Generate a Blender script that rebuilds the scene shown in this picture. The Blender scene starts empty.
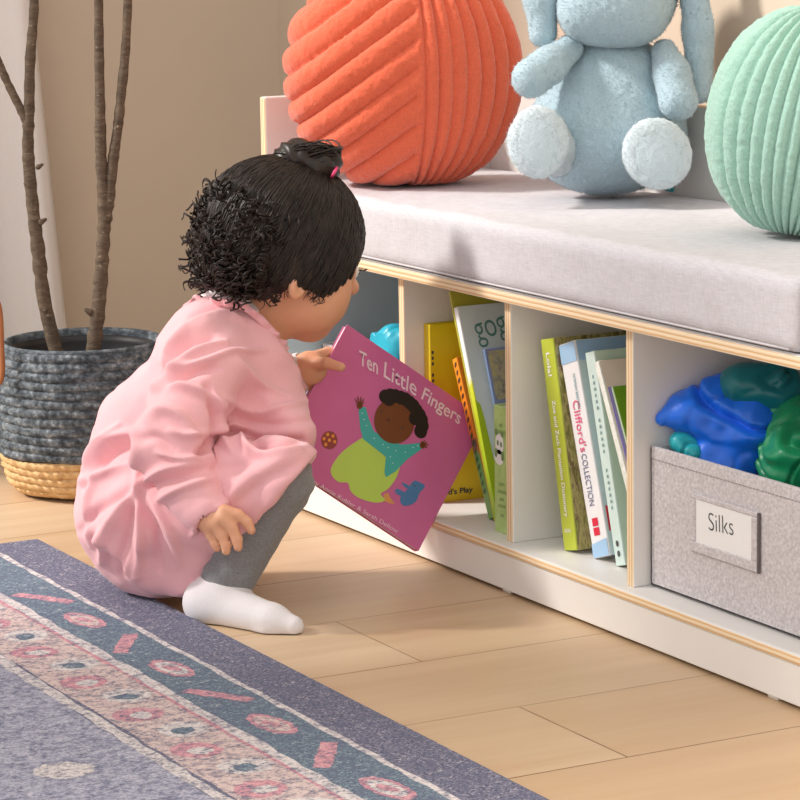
import bpy, bmesh, math, random
import numpy as np
from mathutils import Vector, Matrix

random.seed(7)
rng = np.random.default_rng(7)
scene = bpy.context.scene
COL = scene.collection

# ------------------------------------------------------------------ helpers
def link(name, me, mat=None, parent=None, loc=None, rot=None):
    o = bpy.data.objects.new(name, me)
    COL.objects.link(o)
    if mat is not None and me is not None:
        for m in (mat if isinstance(mat, (list, tuple)) else [mat]):
            me.materials.append(m)
    if parent is not None:
        o.parent = parent
    if loc is not None:
        o.location = loc
    if rot is not None:
        o.rotation_euler = rot
    return o

def thing(name, label, cat, loc=(0, 0, 0), rot=(0, 0, 0), group=None):
    o = link(name, None, loc=loc, rot=rot)
    o.empty_display_size = .02
    return tag(o, label, cat, group)

def tag(o, label, cat, group=None):
    o['label'] = label
    o['category'] = cat
    if group:
        o['group'] = group
    return o

def struct(o):
    o['kind'] = 'structure'
    return o

def mesh_from(name, verts, faces, smooth=False):
    me = bpy.data.meshes.new(name)
    me.from_pydata([tuple(map(float, v)) for v in verts], [], [tuple(map(int, f)) for f in faces])
    me.update()
    if smooth:
        me.polygons.foreach_set('use_smooth', [True] * len(me.polygons))
    return me

def bm_mesh(name, bm, smooth=False):
    me = bpy.data.meshes.new(name)
    bm.to_mesh(me)
    bm.free()
    if smooth:
        me.polygons.foreach_set('use_smooth', [True] * len(me.polygons))
    return me

def add_box(bm, lo, hi, bevel=0.0, seg=2, mi=0):
    res = bmesh.ops.create_cube(bm, size=1)
    vs = res['verts']
    for v in vs:
        v.co = Vector(((v.co.x + .5) * (hi[0] - lo[0]) + lo[0], (v.co.y + .5) * (hi[1] - lo[1]) + lo[1],
                       (v.co.z + .5) * (hi[2] - lo[2]) + lo[2]))
    fs = set(f for v in vs for f in v.link_faces)
    for f in fs:
        f.material_index = mi
    if bevel > 0:
        es = list(set(e for v in vs for e in v.link_edges))
        bmesh.ops.bevel(bm, geom=es, offset=bevel, segments=seg, affect='EDGES', profile=.5)
    return fs

def box_mesh(name, lo, hi, bevel=0.0, seg=2, smooth=False):
    bm = bmesh.new()
    add_box(bm, lo, hi, bevel, seg)
    return bm_mesh(name, bm, smooth)

def tube_arrays(pts, radii, sides=8, cap=True):
    """vertices and faces of a tube along pts"""
    pts = np.asarray(pts, float)
    n = len(pts)
    radii = np.broadcast_to(np.asarray(radii, float), (n,))
    tan = np.gradient(pts, axis=0)
    tan /= np.linalg.norm(tan, axis=1)[:, None] + 1e-12
    ref = np.array([0, 0, 1.]) if abs(tan[0, 2]) < .9 else np.array([1., 0, 0])
    nrm = np.cross(tan[0], ref)
    nrm /= np.linalg.norm(nrm)
    vs, fs = [], []
    ang = np.linspace(0, 2 * np.pi, sides, endpoint=False)
    for i in range(n):
        nrm = nrm - tan[i] * (nrm @ tan[i])
        nrm /= np.linalg.norm(nrm) + 1e-12
        b = np.cross(tan[i], nrm)
        vs.append(pts[i] + radii[i] * (np.cos(ang)[:, None] * nrm + np.sin(ang)[:, None] * b))
    for i in range(n - 1):
        for k in range(sides):
            k2 = (k + 1) % sides
            fs.append((i * sides + k, i * sides + k2, (i + 1) * sides + k2, (i + 1) * sides + k))
    if cap:
        fs.append(tuple(range(sides))[::-1])
        fs.append(tuple((n - 1) * sides + k for k in range(sides)))
    return np.concatenate(vs), fs

def join_arrays(parts):
    V, F, off = [], [], 0
    for v, f in parts:
        V.append(np.asarray(v))
        F += [tuple(i + off for i in q) for q in f]
        off += len(v)
    return np.concatenate(V), F

def smooth_path(pts, n=24):
    """Catmull-Rom through pts"""
    p = np.asarray(pts, float)
    p = np.vstack([2 * p[0] - p[1], p, 2 * p[-1] - p[-2]])
    out = []
    m = len(p) - 3
    for t in np.linspace(0, m, n):
        i = min(int(t), m - 1)
        s = t - i
        a, b, c, d = p[i:i + 4]
        out.append(.5 * (2 * b + (c - a) * s + (2 * a - 5 * b + 4 * c - d) * s * s + (3 * b - a - 3 * c + d) * s ** 3))
    return np.array(out)

# ---- implicit surfaces: a list of rounded shapes blended together, meshed with surface nets
class Blend:
    def __init__(self, lo, hi, h):
        self.lo = np.array(lo, float)
        self.h = h
        n = np.ceil((np.array(hi) - self.lo) / h).astype(int) + 1
        self.d = np.full(n, .05, np.float32)
        self.ax = [self.lo[i] + h * np.arange(n[i]) for i in range(3)]

    def _sub(self, lo, hi):
        sl, g = [], []
        for i in range(3):
            a = int(np.clip(np.floor((lo[i] - self.lo[i]) / self.h), 0, len(self.ax[i])))
            b = int(np.clip(np.ceil((hi[i] - self.lo[i]) / self.h) + 1, 0, len(self.ax[i])))
            sl.append(slice(a, b))
            g.append(self.ax[i][a:b].astype(np.float32))
        X, Y, Z = np.meshgrid(*g, indexing='ij')
        return tuple(sl), X, Y, Z

    def _mix(self, sl, d, k, op='add'):
        cur = self.d[sl]
        if op == 'add':
            if k > 0:
                t = np.maximum(k - np.abs(cur - d), 0) / k
                self.d[sl] = np.minimum(cur, d) - t * t * k * .25
            else:
                self.d[sl] = np.minimum(cur, d)
        else:
            d = -d
            if k > 0:
                t = np.maximum(k - np.abs(cur - d), 0) / k
                self.d[sl] = np.maximum(cur, d) + t * t * k * .25
            else:
                self.d[sl] = np.maximum(cur, d)

    def cone(self, a, b, r1, r2, k=.01, op='add'):
        a, b = np.array(a, float), np.array(b, float)
        m = max(r1, r2) + .05
        sl, X, Y, Z = self._sub(np.minimum(a, b) - m, np.maximum(a, b) + m)
        ba = b - a
        L2 = ba @ ba + 1e-12
        px, py, pz = X - a[0], Y - a[1], Z - a[2]
        t = np.clip((px * ba[0] + py * ba[1] + pz * ba[2]) / L2, 0, 1)
        d = np.sqrt((px - t * ba[0]) ** 2 + (py - t * ba[1]) ** 2 + (pz - t * ba[2]) ** 2) - (r1 + (r2 - r1) * t)
        self._mix(sl, d, k, op)
        return self

    def chain(self, pts, rad, k=.006):
        for i in range(len(pts) - 1):
            self.cone(pts[i], pts[i + 1], rad[i], rad[i + 1], k if i == 0 else .002)
        return self

    def ball(self, c, r, k=.01, op='add'):
        return self.cone(c, np.array(c) + 1e-6, r, r, k, op)

    def ell(self, c, rad, axes=None, k=.01, op='add'):
        c = np.array(c, float)
        A = np.eye(3) if axes is None else np.array([np.array(q, float) for q in axes])
        m = max(rad) + .05
        sl, X, Y, Z = self._sub(c - m, c + m)
        P = [(X - c[0]) * A[i][0] + (Y - c[1]) * A[i][1] + (Z - c[2]) * A[i][2] for i in range(3)]
        k0 = np.sqrt(sum((P[i] / rad[i]) ** 2 for i in range(3)))
        k1 = np.sqrt(sum((P[i] / rad[i] ** 2) ** 2 for i in range(3))) + 1e-9
        self._mix(sl, k0 * (k0 - 1) / k1, k, op)
        return self

    def cut(self, p, n, k=0.0):
        """remove everything on the side of the plane that n points to"""
        n = np.array(n, float)
        n /= np.linalg.norm(n)
        X, Y, Z = np.meshgrid(*[a.astype(np.float32) for a in self.ax], indexing='ij')
        d = (X - p[0]) * n[0] + (Y - p[1]) * n[1] + (Z - p[2]) * n[2]
        self._mix((slice(None),) * 3, -d, k, 'sub')
        return self

    def arrays(self):
        d = self.d
        neg = d < 0
        h = self.h
        nx, ny, nz = d.shape
        cnt = np.zeros((nx - 1, ny - 1, nz - 1), np.int8)
        for a in (0, 1):
            for b in (0, 1):
                for c in (0, 1):
                    cnt += neg[a:nx - 1 + a, b:ny - 1 + b, c:nz - 1 + c]
        act = (cnt > 0) & (cnt < 8)
        I, J, K = np.nonzero(act)
        acc = np.zeros((len(I), 3))
        num = np.zeros(len(I))
        cor = [(a, b, c) for a in (0, 1) for b in (0, 1) for c in (0, 1)]
        for p in cor:
            for ax in range(3):
                if p[ax] == 0:
                    q = list(p)
                    q[ax] = 1
                    d0 = d[I + p[0], J + p[1], K + p[2]]
                    d1 = d[I + q[0], J + q[1], K + q[2]]
                    m = (d0 < 0) != (d1 < 0)
                    t = np.where(m, d0 / (d0 - d1 + 1e-20), 0)
                    for e in range(3):
                        acc[:, e] += np.where(m, p[e] + (t if e == ax else 0), 0)
                    num += m
        V = (acc / num[:, None] + np.stack([I, J, K], 1)) * h + self.lo
        idx = np.full(act.shape, -1, np.int64)
        idx[I, J, K] = np.arange(len(I))
        F = []
        for ax in range(3):
            s0 = [slice(None)] * 3
            s1 = [slice(None)] * 3
            s0[ax] = slice(0, -1)
            s1[ax] = slice(1, None)
            A, B = neg[tuple(s0)], neg[tuple(s1)]
            ch = A != B
            e = np.array(np.nonzero(ch)).T
            o1, o2 = [(1, 2), (2, 0), (0, 1)][ax]
            ok = (e[:, o1] > 0) & (e[:, o2] > 0) & (e[:, o1] < d.shape[o1] - 1) & (e[:, o2] < d.shape[o2] - 1)
            e = e[ok]
            inside = A[e[:, 0], e[:, 1], e[:, 2]]
            def cell(da, db):
                q = e.copy()
                q[:, o1] -= da
                q[:, o2] -= db
                return idx[q[:, 0], q[:, 1], q[:, 2]]
            quad = np.stack([cell(1, 1), cell(0, 1), cell(0, 0), cell(1, 0)], 1)
            quad[~inside] = quad[~inside][:, ::-1]
            F.append(quad)
        return V, np.concatenate(F)

def vert_normals(V, F):
    F = np.asarray(F)
    n = np.cross(V[F[:, 2]] - V[F[:, 0]], V[F[:, 3]] - V[F[:, 1]])
    N = np.zeros_like(V)
    for i in range(4):
        np.add.at(N, F[:, i], n)
    return N / (np.linalg.norm(N, axis=1)[:, None] + 1e-12)

def value_noise(P, freq, seed=0):
    """smooth 3D noise in -1..1 for an array of points"""
    q = P * freq + seed * 17.31
    i = np.floor(q).astype(np.int64)
    f = q - i
    f = f * f * (3 - 2 * f)
    def hsh(a, b, c):
        n = (a * 374761393 + b * 668265263 + c * 1274126177 + seed * 69069) & 0x7fffffff
        n = ((n ^ (n >> 13)) * 1274126177) & 0x7fffffff
        return ((n ^ (n >> 16)) & 0xffff) / 32767.5 - 1
    r = 0
    for a in (0, 1):
        for b in (0, 1):
            for c in (0, 1):
                w = (f[:, 0] if a else 1 - f[:, 0]) * (f[:, 1] if b else 1 - f[:, 1]) * (f[:, 2] if c else 1 - f[:, 2])
                r = r + w * hsh(i[:, 0] + a, i[:, 1] + b, i[:, 2] + c)
    return r

def seg_dist2(A, p, q):
    """distance of 2D points A to segment pq"""
    d = q - p
    t = np.clip(((A - p) @ d) / (d @ d + 1e-12), 0, 1)
    return np.linalg.norm(A - p - t[:, None] * d, axis=1), t

# ------------------------------------------------------------------ materials
class NT:
    def __init__(self, name):
        self.m = bpy.data.materials.new(name)
        self.m.use_nodes = True
        self.t = self.m.node_tree
        self.b = self.t.nodes['Principled BSDF']
        self.tc = self.t.nodes.new('ShaderNodeTexCoord')
    def n(self, kind, **kw):
        nd = self.t.nodes.new(kind)
        for k, v in kw.items():
            if k in nd.inputs.keys():
                nd.inputs[k].default_value = v
            else:
                setattr(nd, k, v)
        return nd
    def l(self, a, b):
        self.t.links.new(a, b)
    def coords(self, scale=(1, 1, 1), rot=(0, 0, 0), loc=(0, 0, 0)):
        mp = self.n('ShaderNodeMapping')
        mp.inputs['Scale'].default_value = scale
        mp.inputs['Rotation'].default_value = rot
        mp.inputs['Location'].default_value = loc
        self.l(self.tc.outputs['Object'], mp.inputs['Vector'])
        return mp.outputs['Vector']
    def noise(self, scale, detail=4, vec=None, rough=.6):
        nd = self.n('ShaderNodeTexNoise', Scale=scale, Detail=detail, Roughness=rough)
        self.l(vec if vec is not None else self.tc.outputs['Object'], nd.inputs['Vector'])
        return nd.outputs['Fac']
    def ramp(self, fac, stops, interp='LINEAR'):
        r = self.n('ShaderNodeValToRGB')
        r.color_ramp.interpolation = interp
        els = r.color_ramp.elements
        while len(els) < len(stops):
            els.new(.5)
        for e, (p, c) in zip(els, stops):
            e.position = p
            e.color = (*c, 1)
        self.l(fac, r.inputs['Fac'])
        return r.outputs['Color']
    def mix(self, fac, a, b, mode='MIX'):
        m = self.n('ShaderNodeMix', data_type='RGBA', blend_type=mode)
        for s, v in ((m.inputs[0], fac), (m.inputs[6], a), (m.inputs[7], b)):
            if isinstance(v, (int, float)):
                s.default_value = v
            elif isinstance(v, tuple):
                s.default_value = (*v, 1)
            else:
                self.l(v, s)
        return m.outputs[2]
    def color(self, c):
        if isinstance(c, tuple):
            self.b.inputs['Base Color'].default_value = (*c, 1)
        else:
            self.l(c, self.b.inputs['Base Color'])
    def bump(self, h, strength=.3, dist=.001):
        bp = self.n('ShaderNodeBump', Strength=strength, Distance=dist)
        self.l(h, bp.inputs['Height'])
        self.l(bp.outputs['Normal'], self.b.inputs['Normal'])
    def set(self, **kw):
        for k, v in kw.items():
            self.b.inputs[k.replace('_', ' ')].default_value = v

def lin(r, g, b):
    f = lambda c: (c / 255 / 12.92) if c / 255 <= .04045 else ((c / 255 + .055) / 1.055) ** 2.4
    return (f(r), f(g), f(b))

def shade(c, k):
    return tuple(min(1, x * k) for x in c)

def mat_plain(name, c, rough=.6, var=.06, scale=60, bump=0, spec=.5, sheen=0):
    t = NT(name)
    t.color(t.ramp(t.noise(scale), [(.3, shade(c, 1 - var)), (.7, shade(c, 1 + var))]))
    t.set(Roughness=rough)
    t.b.inputs['Specular IOR Level'].default_value = spec
    if sheen:
        t.b.inputs['Sheen Weight'].default_value = sheen
    if bump:
        t.bump(t.noise(scale * 4), bump, .001)
    return t.m

def mat_fabric(name, c, var=.1, fine=900, amt=.35, stretch=(1, 1, 1), rough=.9, sheen=.2, dist=.0006):
    t = NT(name)
    n1 = t.noise(fine, 3, t.coords(stretch))
    n2 = t.noise(28, 3)
    col = t.ramp(n1, [(.25, shade(c, 1 - var)), (.75, shade(c, 1 + var))])
    col = t.mix(t.ramp(n2, [(.35, (.0, .0, .0)), (.65, (.1, .1, .1))]), col, shade(c, .9))
    t.color(col)
    t.set(Roughness=rough)
    t.b.inputs['Sheen Weight'].default_value = sheen
    t.bump(n1, amt, dist)
    return t.m

def mat_linen(name, c, var=.12, s=420):
    t = NT(name)
    a = t.noise(1, 4, t.coords((s * .22, s * .22, s * 2)))
    b = t.noise(1, 4, t.coords((s * 2, s * 2, s * .22)))
    m = t.n('ShaderNodeMath', operation='ADD')
    t.l(a, m.inputs[0]); t.l(b, m.inputs[1])
    hf = t.n('ShaderNodeMath', operation='MULTIPLY'); hf.inputs[1].default_value = .5
    t.l(m.outputs[0], hf.inputs[0])
    t.color(t.ramp(hf.outputs[0], [(.3, shade(c, 1 - var)), (.5, c), (.7, shade(c, 1 + var))]))
    t.set(Roughness=.95)
    t.b.inputs['Sheen Weight'].default_value = .1
    t.bump(hf.outputs[0], .4, .0008)
    return t.m

def mat_ply(name, axis, period=.0044):
    t = NT(name)
    sx = t.n('ShaderNodeSeparateXYZ')
    t.l(t.tc.outputs['Object'], sx.inputs[0])
    d = t.n('ShaderNodeMath', operation='DIVIDE'); d.inputs[1].default_value = period
    t.l(sx.outputs[axis], d.inputs[0])
    wob = t.n('ShaderNodeMath', operation='MULTIPLY_ADD'); wob.inputs[1].default_value = .25
    t.l(t.noise(35, 2), wob.inputs[0]); t.l(d.outputs[0], wob.inputs[2])
    fr = t.n('ShaderNodeMath', operation='FRACT')
    t.l(wob.outputs[0], fr.inputs[0])
    t.color(t.ramp(fr.outputs[0], [(0, lin(204, 160, 112)), (.22, lin(232, 204, 164)), (.62, lin(242, 226, 198)), (.85, lin(226, 192, 148)), (1, lin(204, 160, 112))]))
    t.set(Roughness=.55)
    return t.m

M = {}
M['white'] = mat_plain('white_laminate', (.80, .775, .745), .42, .015, 8)
M['slate'] = mat_plain('slate_blue_tint', lin(182, 207, 215), .6, .03, 10)  # blue-grey look of the leftmost cubby's inside, put into the colour
M['ply_z'] = mat_ply('plywood_edge', 2)
M['ply_x'] = mat_ply('plywood_edge_upright', 0)
M['linen'] = mat_linen('grey_linen', lin(198, 195, 200), .16)
M['felt'] = mat_fabric('grey_felt', lin(196, 190, 192), .30, 330, .7)
M['felt_dark'] = mat_fabric('grey_felt_trim', lin(150, 143, 142), .2, 420, .5)
M['card'] = mat_plain('white_card', (.82, .82, .82), .5, .01)
M['ink'] = mat_plain('dark_ink', (.05, .05, .055), .6, .05)
M['pages'] = mat_plain('book_pages', (.78, .74, .66), .8, .06, 300)
M['white_ink'] = mat_plain('white_ink', (.9, .88, .86), .5, .02)
M['skin'] = None

def skin_mat():
    t = NT('skin')
    c = lin(222, 164, 130)
    col = t.ramp(t.noise(45, 3), [(.3, shade(c, .95)), (.7, shade(c, 1.05))])
    t.color(col)
    t.set(Roughness=.48)
    t.b.inputs['Subsurface Weight'].default_value = .12
    t.b.inputs['Subsurface Radius'].default_value = (1, .35, .2)
    t.b.inputs['Subsurface Scale'].default_value = .006
    t.bump(t.noise(700, 2), .08, .0004)
    return t.m
M['skin'] = skin_mat()

# ------------------------------------------------------------------ setting
def floor_mat():
    t = NT('oak_floor')
    vec = t.coords((1, 1, 1), (0, 0, math.pi / 2), (2.3005, .147 + .003 + .178 * 40, 0))
    br = t.n('ShaderNodeTexBrick', Scale=1.0)
    br.offset = .37
    br.offset_frequency = 2
    br.inputs['Mortar Size'].default_value = .0011
    br.inputs['Mortar Smooth'].default_value = .3
    br.inputs['Brick Width'].default_value = 1.25
    br.inputs['Row Height'].default_value = .178
    br.inputs['Color1'].default_value = (*lin(212, 188, 158), 1)
    br.inputs['Color2'].default_value = (*lin(198, 168, 134), 1)
    br.inputs['Mortar'].default_value = (*lin(120, 84, 52), 1)
    t.l(vec, br.inputs['Vector'])
    g = t.noise(1, 6, t.coords((34, 2.2, 8)), .65)
    g2 = t.noise(1, 4, t.coords((9, 1.4, 3)), .5)
    col = t.mix(t.ramp(g, [(.35, (0, 0, 0)), (.75, (.5, .5, .5))]), br.outputs['Color'], lin(184, 146, 108))
    col = t.mix(t.ramp(g2, [(.45, (0, 0, 0)), (.8, (.35, .35, .35))]), col, lin(238, 214, 178))
    t.color(col)
    t.set(Roughness=.38)
    t.b.inputs['Specular IOR Level'].default_value = .35
    m = t.n('ShaderNodeMath', operation='SUBTRACT')
    t.l(g, m.inputs[0]); t.l(br.outputs['Fac'], m.inputs[1])
    t.bump(m.outputs[0], .12, .001)
    return t.m

def wall_mat(name, c):
    t = NT(name)
    t.color(t.ramp(t.noise(3, 4), [(.3, shade(c, .97)), (.7, shade(c, 1.03))]))
    t.set(Roughness=.9)
    t.bump(t.noise(260, 3), .08, .001)
    return t.m

M['floor'] = floor_mat()
M['wall'] = wall_mat('beige_wall_paint', lin(208, 192, 173))
struct(link('floor', box_mesh('floor', (-1.3, -6.0, -.05), (3.2, .45, 0)), M['floor']))
struct(link('wall_back', box_mesh('wall_back', (-1.3, .345, 0), (3.2, .45, 2.4)), M['wall']))
struct(link('wall_left', box_mesh('wall_left', (-1.3, -.75, 0), (-1.2, .345, 2.4)), M['wall']))
struct(link('wall_left', box_mesh('wall_left', (-1.3, -6.0, 0), (-1.2, -2.72, 3.2)), M['wall']))  # unseen stretch added so its edge shades the floor and bench at right
M['trim'] = mat_plain('white_trim_paint', (.8, .79, .77), .5, .02, 10)
struct(link('baseboard_left', box_mesh('baseboard_left', (-1.2, -.75, 0), (-1.188, .333, .09), .002), M['trim']))
struct(link('baseboard_back', box_mesh('baseboard_back', (-1.2, .333, 0), (3.2, .345, .09), .002), M['trim']))

# curtain on a rod in front of the left wall
def curtain():
    nu, nv = 90, 40
    V, F = [], []
    for j in range(nv + 1):
        z = .012 + (2.2 - .012) * j / nv
        edge = -.008 - .053 * min(z, 1.2) / .75
        for i in range(nu + 1):
            s = i / nu
            y = edge - s * .72
            fold = .020 * math.sin(s * 38 + .6) + .007 * math.sin(s * 83 + z * 1.3)
            x = -1.135 + fold * (.55 + .45 * math.cos(z * .5)) * (1 if s > .04 else s / .04)
            V.append((x, y, z))
    for j in range(nv):
        for i in range(nu):
            a = j * (nu + 1) + i
            F.append((a, a + 1, a + nu + 2, a + nu + 1))
    o = link('curtain', mesh_from('curtain', V, F, True), mat_fabric('white_curtain_cloth', (.80, .775, .765), .03, 600, .2, (1, 1, 1), .9, .1))
    md = o.modifiers.new('thick', 'SOLIDIFY')
    md.thickness = .0025
    tag(o, 'white floor-length curtain hanging at the left behind the plant basket', 'curtain')
curtain()
t = thing('curtain_rod', 'slim dark metal rod that the white curtain hangs from', 'curtain rod', (-1.135, -.4, 2.2))
v, f = tube_arrays([(0, -.4, 0), (0, .4, 0)], .009, 12)
M['dark_metal'] = mat_plain('dark_metal', (.06, .055, .05), .4, .05)
link('rod', mesh_from('rod', v, f, True), M['dark_metal'], t)
for yy in (-.3, .36):
    v, f = tube_arrays([(0, yy, 0), (-.065, yy, 0)], .007, 10)
    link('bracket', mesh_from('bracket', v, f, True), M['dark_metal'], t)

# ------------------------------------------------------------------ bench
Z0, Z1, Z2, Z3, Z4 = .004, .0406, .0504, .3004, .3124
bench = thing('storage_bench', 'low white cubby bench with plywood edges and a padded seat along the wall', 'bench', (0, 0, 0))
def panel(name, lo, hi, ply_front=None, ply_top=None, bevel=.0012, body=None):
    bm = bmesh.new()
    add_box(bm, lo, hi, bevel, 2)
    for fc in bm.faces:
        n = fc.normal
        fc.material_index = 0
        if ply_front and n.y < -.5:
            fc.material_index = 1
        if ply_top and n.z > .5:
            fc.material_index = 1
    me = bm_mesh(name, bm)
    return link(name, me, [body or M['white'], M[ply_front or ply_top or 'ply_z']], bench)
XL0, XL1, XR0, XR1 = -.5374, -.5224, .5310, .5460
panel('seat_panel', (XL1, -.002, Z3), (XR0, .297, Z4), 'ply_z', bevel=.0022)
panel('bottom_shelf', (XL1, -.0025, Z1), (XR0, .297, Z2), 'ply_z', bevel=.0034)
panel('plinth', (XL1, 0, Z0), (XR0, .014, Z1))
for x in (-.2278, 0, .2278):
    panel('divider', (x, .0125, Z2), (x + .0124, .285, Z3), 'ply_x')
for a, b in ((XL0, XL1), (XR0, XR1)):
    panel('side_panel', (a, -.001, Z0), (b, .311, .4764), 'ply_x', bevel=.0025)
panel('back_panel', (-.2154, .285, Z2), (XR0, .2965, Z3))
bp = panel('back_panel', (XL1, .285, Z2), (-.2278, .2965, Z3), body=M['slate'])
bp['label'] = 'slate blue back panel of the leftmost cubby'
lr = panel('cubby_tint_board', (XL1 + .0002, .013, Z2 + .0002), (XL1 + .003, .2845, Z3 - .0002), body=M['slate'])  # thin board added only to give this inner side its blue-grey tone
lr['label'] = 'thin slate blue board added to tint the side of the leftmost cubby'
bm = bmesh.new()
add_box(bm, (XL1, .297, Z0 + .03), (XR0, .311, .4764), .0015)
for fc in bm.faces:
    if fc.normal.z > .5:
        fc.material_index = 1
link('backrest', bm_mesh('backrest', bm), [M['white'], mat_plain('plywood_top_edge', lin(206, 158, 104), .5, .1, 90)], bench)
for x in (-.50, .0125, .48):
    for y in (.012, .27):
        bm = bmesh.new()
        add_box(bm, (x - .008, y - .008, 0), (x + .008, y + .008, Z0 + .001), .001)
        link('foot_pad', bm_mesh('foot_pad', bm), M['white'], bench)

# seat cushion
def cushion():
    lo, hi = (-.5215, -.004, Z4 + .0004), (.5225, .2965, .380)
    nx, ny, nz = 120, 40, 10
    bm = bmesh.new()
    bmesh.ops.create_cube(bm, size=1)
    bmesh.ops.subdivide_edges(bm, edges=bm.edges[:], cuts=1)
    bm.free()
    b = Blend((-.54, -.03, .30), (.545, .31, .40), .0042)
    c = [(lo[i] + hi[i]) / 2 for i in range(3)]
    hf = [(hi[i] - lo[i]) / 2 for i in range(3)]
    X, Y, Z = np.meshgrid(*b.ax, indexing='ij')
    r = .013
    q = [np.abs(P - c[i]) - hf[i] + r for i, P in enumerate((X, Y, Z))]
    d = np.sqrt(sum(np.maximum(p, 0) ** 2 for p in q)) + np.minimum(np.maximum(q[0], np.maximum(q[1], q[2])), 0) - r
    b.d = d.astype(np.float32)
    V, F = b.arrays()
    N = vert_normals(V, F)
    amp = .0015 * value_noise(V, 14, 3) + .0008 * value_noise(V, 45, 5)
    front = np.clip(-N[:, 1], 0, 1)
    amp += front * .0016 * np.sin(V[:, 0] * 95 + 2 * value_noise(V, 9, 8)) * np.clip(value_noise(V, 6, 12) + .3, 0, 1)
    amp *= np.clip((V[:, 2] - Z4 - .004) / .01, 0, 1)
    V = V + N * amp[:, None]
    V[:, 2] = np.maximum(V[:, 2], Z4 + .0003)
    t = thing('seat_cushion', 'long light grey linen seat cushion lying on top of the bench', 'cushion')
    link('cushion_body', mesh_from('cushion_body', V, F, True), M['linen'], t)
    z = .3175
    pts = [(-.514, -.0052, z), (.514, -.0052, z)]
    v, f = tube_arrays(smooth_path(pts, 30), .0012, 6)
    link('piping', mesh_from('piping', v, f, True), M['linen'], t)
cushion()

# ------------------------------------------------------------------ plush pillows
def ribbed_pillow(name, label, center, rad, ribs, c, diag=None, seed=1, depth=.05, yaw=0.0, tilt=0.0):
    """ball pillow: vertical ribs evenly spaced across its width; optional diagonal ribs on the left part"""
    nphi, nth = 420, 220
    W_ = np.array([.4713, .8818, 0]); W_ /= np.linalg.norm(W_)
    Wd = np.array([W_[0] * math.cos(yaw) - W_[1] * math.sin(yaw), W_[0] * math.sin(yaw) + W_[1] * math.cos(yaw), 0])
    Dd = np.array([Wd[1], -Wd[0], 0])
    ph = np.linspace(0, 2 * np.pi, nphi, endpoint=False)
    th = np.linspace(-np.pi / 2, np.pi / 2, nth)
    PH, TH = np.meshgrid(ph, th)
    PH, TH = PH.ravel(), TH.ravel()
    s = np.cos(PH)
    ct = np.sign(np.cos(TH)) * np.abs(np.cos(TH)) ** .8
    a = rad[0] * s * ct
    dd = rad[1] * np.sin(PH) * ct
    z = rad[2] * np.sin(TH)
    fr = (s + 1) / 2 * ribs
    ridge = np.sqrt(np.abs(np.sin(np.pi * fr)))
    if diag:
        q = (a * diag[0] + z * diag[1]) / diag[2]
        r2 = np.sqrt(np.abs(np.sin(np.pi * q)))
        w = 1 / (1 + np.exp((s - diag[3]) * 60))
        ridge = ridge * (1 - w) + r2 * w
    a, z = a * math.cos(tilt) + z * math.sin(tilt), z * math.cos(tilt) - a * math.sin(tilt)
    P = np.array(center) + a[:, None] * Wd + dd[:, None] * Dd + z[:, None] * np.array([0, 0, 1.])
    k = 1 + depth * (ridge - .6) * np.clip(np.cos(TH) * 3, 0, 1)
    fuzz = .0007 * value_noise(P, 520, seed) + .0006 * value_noise(P, 150, seed + 1) + .0008 * value_noise(P, 40, seed + 2)
    P = np.array(center) + (P - center) * k[:, None]
    P = P + (P - center) / np.linalg.norm(P - center + 1e-9, axis=1)[:, None] * fuzz[:, None]
    zb = center[2] - rad[2]
    sq = np.clip((zb + .018 - P[:, 2]) / .018, 0, 1)
    P[:, 2] = np.where(P[:, 2] < zb + .012, zb + .012 - .012 * np.tanh((zb + .012 - P[:, 2]) / .012), P[:, 2])
    P[:, 0] = np.maximum(P[:, 0], XL1 + .0015) if center[0] < 0 else np.minimum(P[:, 0], XR0 - .001)
    P[:, 1] = np.minimum(P[:, 1], .2955)
    F = []
    for j in range(nth - 1):
        for i in range(nphi):
            i2 = (i + 1) % nphi
            F.append((j * nphi + i, j * nphi + i2, (j + 1) * nphi + i2, (j + 1) * nphi + i))
    m = mat_fabric(name + '_plush', c, .14, 500, .6, (1, 1, 1), .95, .35, .0015)
    o = link(name, mesh_from(name, P, F, True), m)
    return tag(o, label, 'pillow', 'round ribbed pillows on the bench')
ribbed_pillow('plush_pillow', 'round coral orange ribbed plush pillow at the left end of the bench', (-.380, .106, .507), (.134, .098, .128), 17,
              lin(226, 102, 68), (-.58, .81, .0255, .12), 3, .075)
ribbed_pillow('plush_pillow', 'round mint green ribbed plush pillow at the right end of the bench', (.286, .187, .486), (.102, .09, .106), 18,
              lin(164, 206, 190), None, 9, .09, tilt=.2)

# ------------------------------------------------------------------ bunny
M['bunny'] = mat_fabric('pale_blue_plush', lin(172, 196, 207), .10, 520, .7, (1, 1, 1), .95, .4, .0016)
M['bunny_pale'] = mat_fabric('whitish_blue_plush', lin(204, 217, 223), .08, 520, .7, (1, 1, 1), .95, .4, .0016)
M['bunny_sole'] = mat_fabric('sole_plush', lin(198, 213, 220), .08, 520, .5, (1, 1, 1), .95, .4, .0012)
M['black_bead'] = mat_plain('black_bead', (.015, .012, .012), .15, .05)
M['pink_thread'] = mat_plain('pink_thread', lin(214, 150, 160), .7, .05)
def fuzzy(b, amp=.0011, seed=1):
    V, F = b.arrays()
    N = vert_normals(V, F)
    a = amp * (.8 * value_noise(V, 420, seed) + .35 * value_noise(V, 130, seed + 1) + .7 * value_noise(V, 30, seed + 2))
    return V + N * a[:, None], F
fb = np.array([.78, -.62, 0]); fb /= np.linalg.norm(fb)
lb = np.array([fb[1], -fb[0], 0])      # its right-hand side seen from the front lies towards image left
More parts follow.
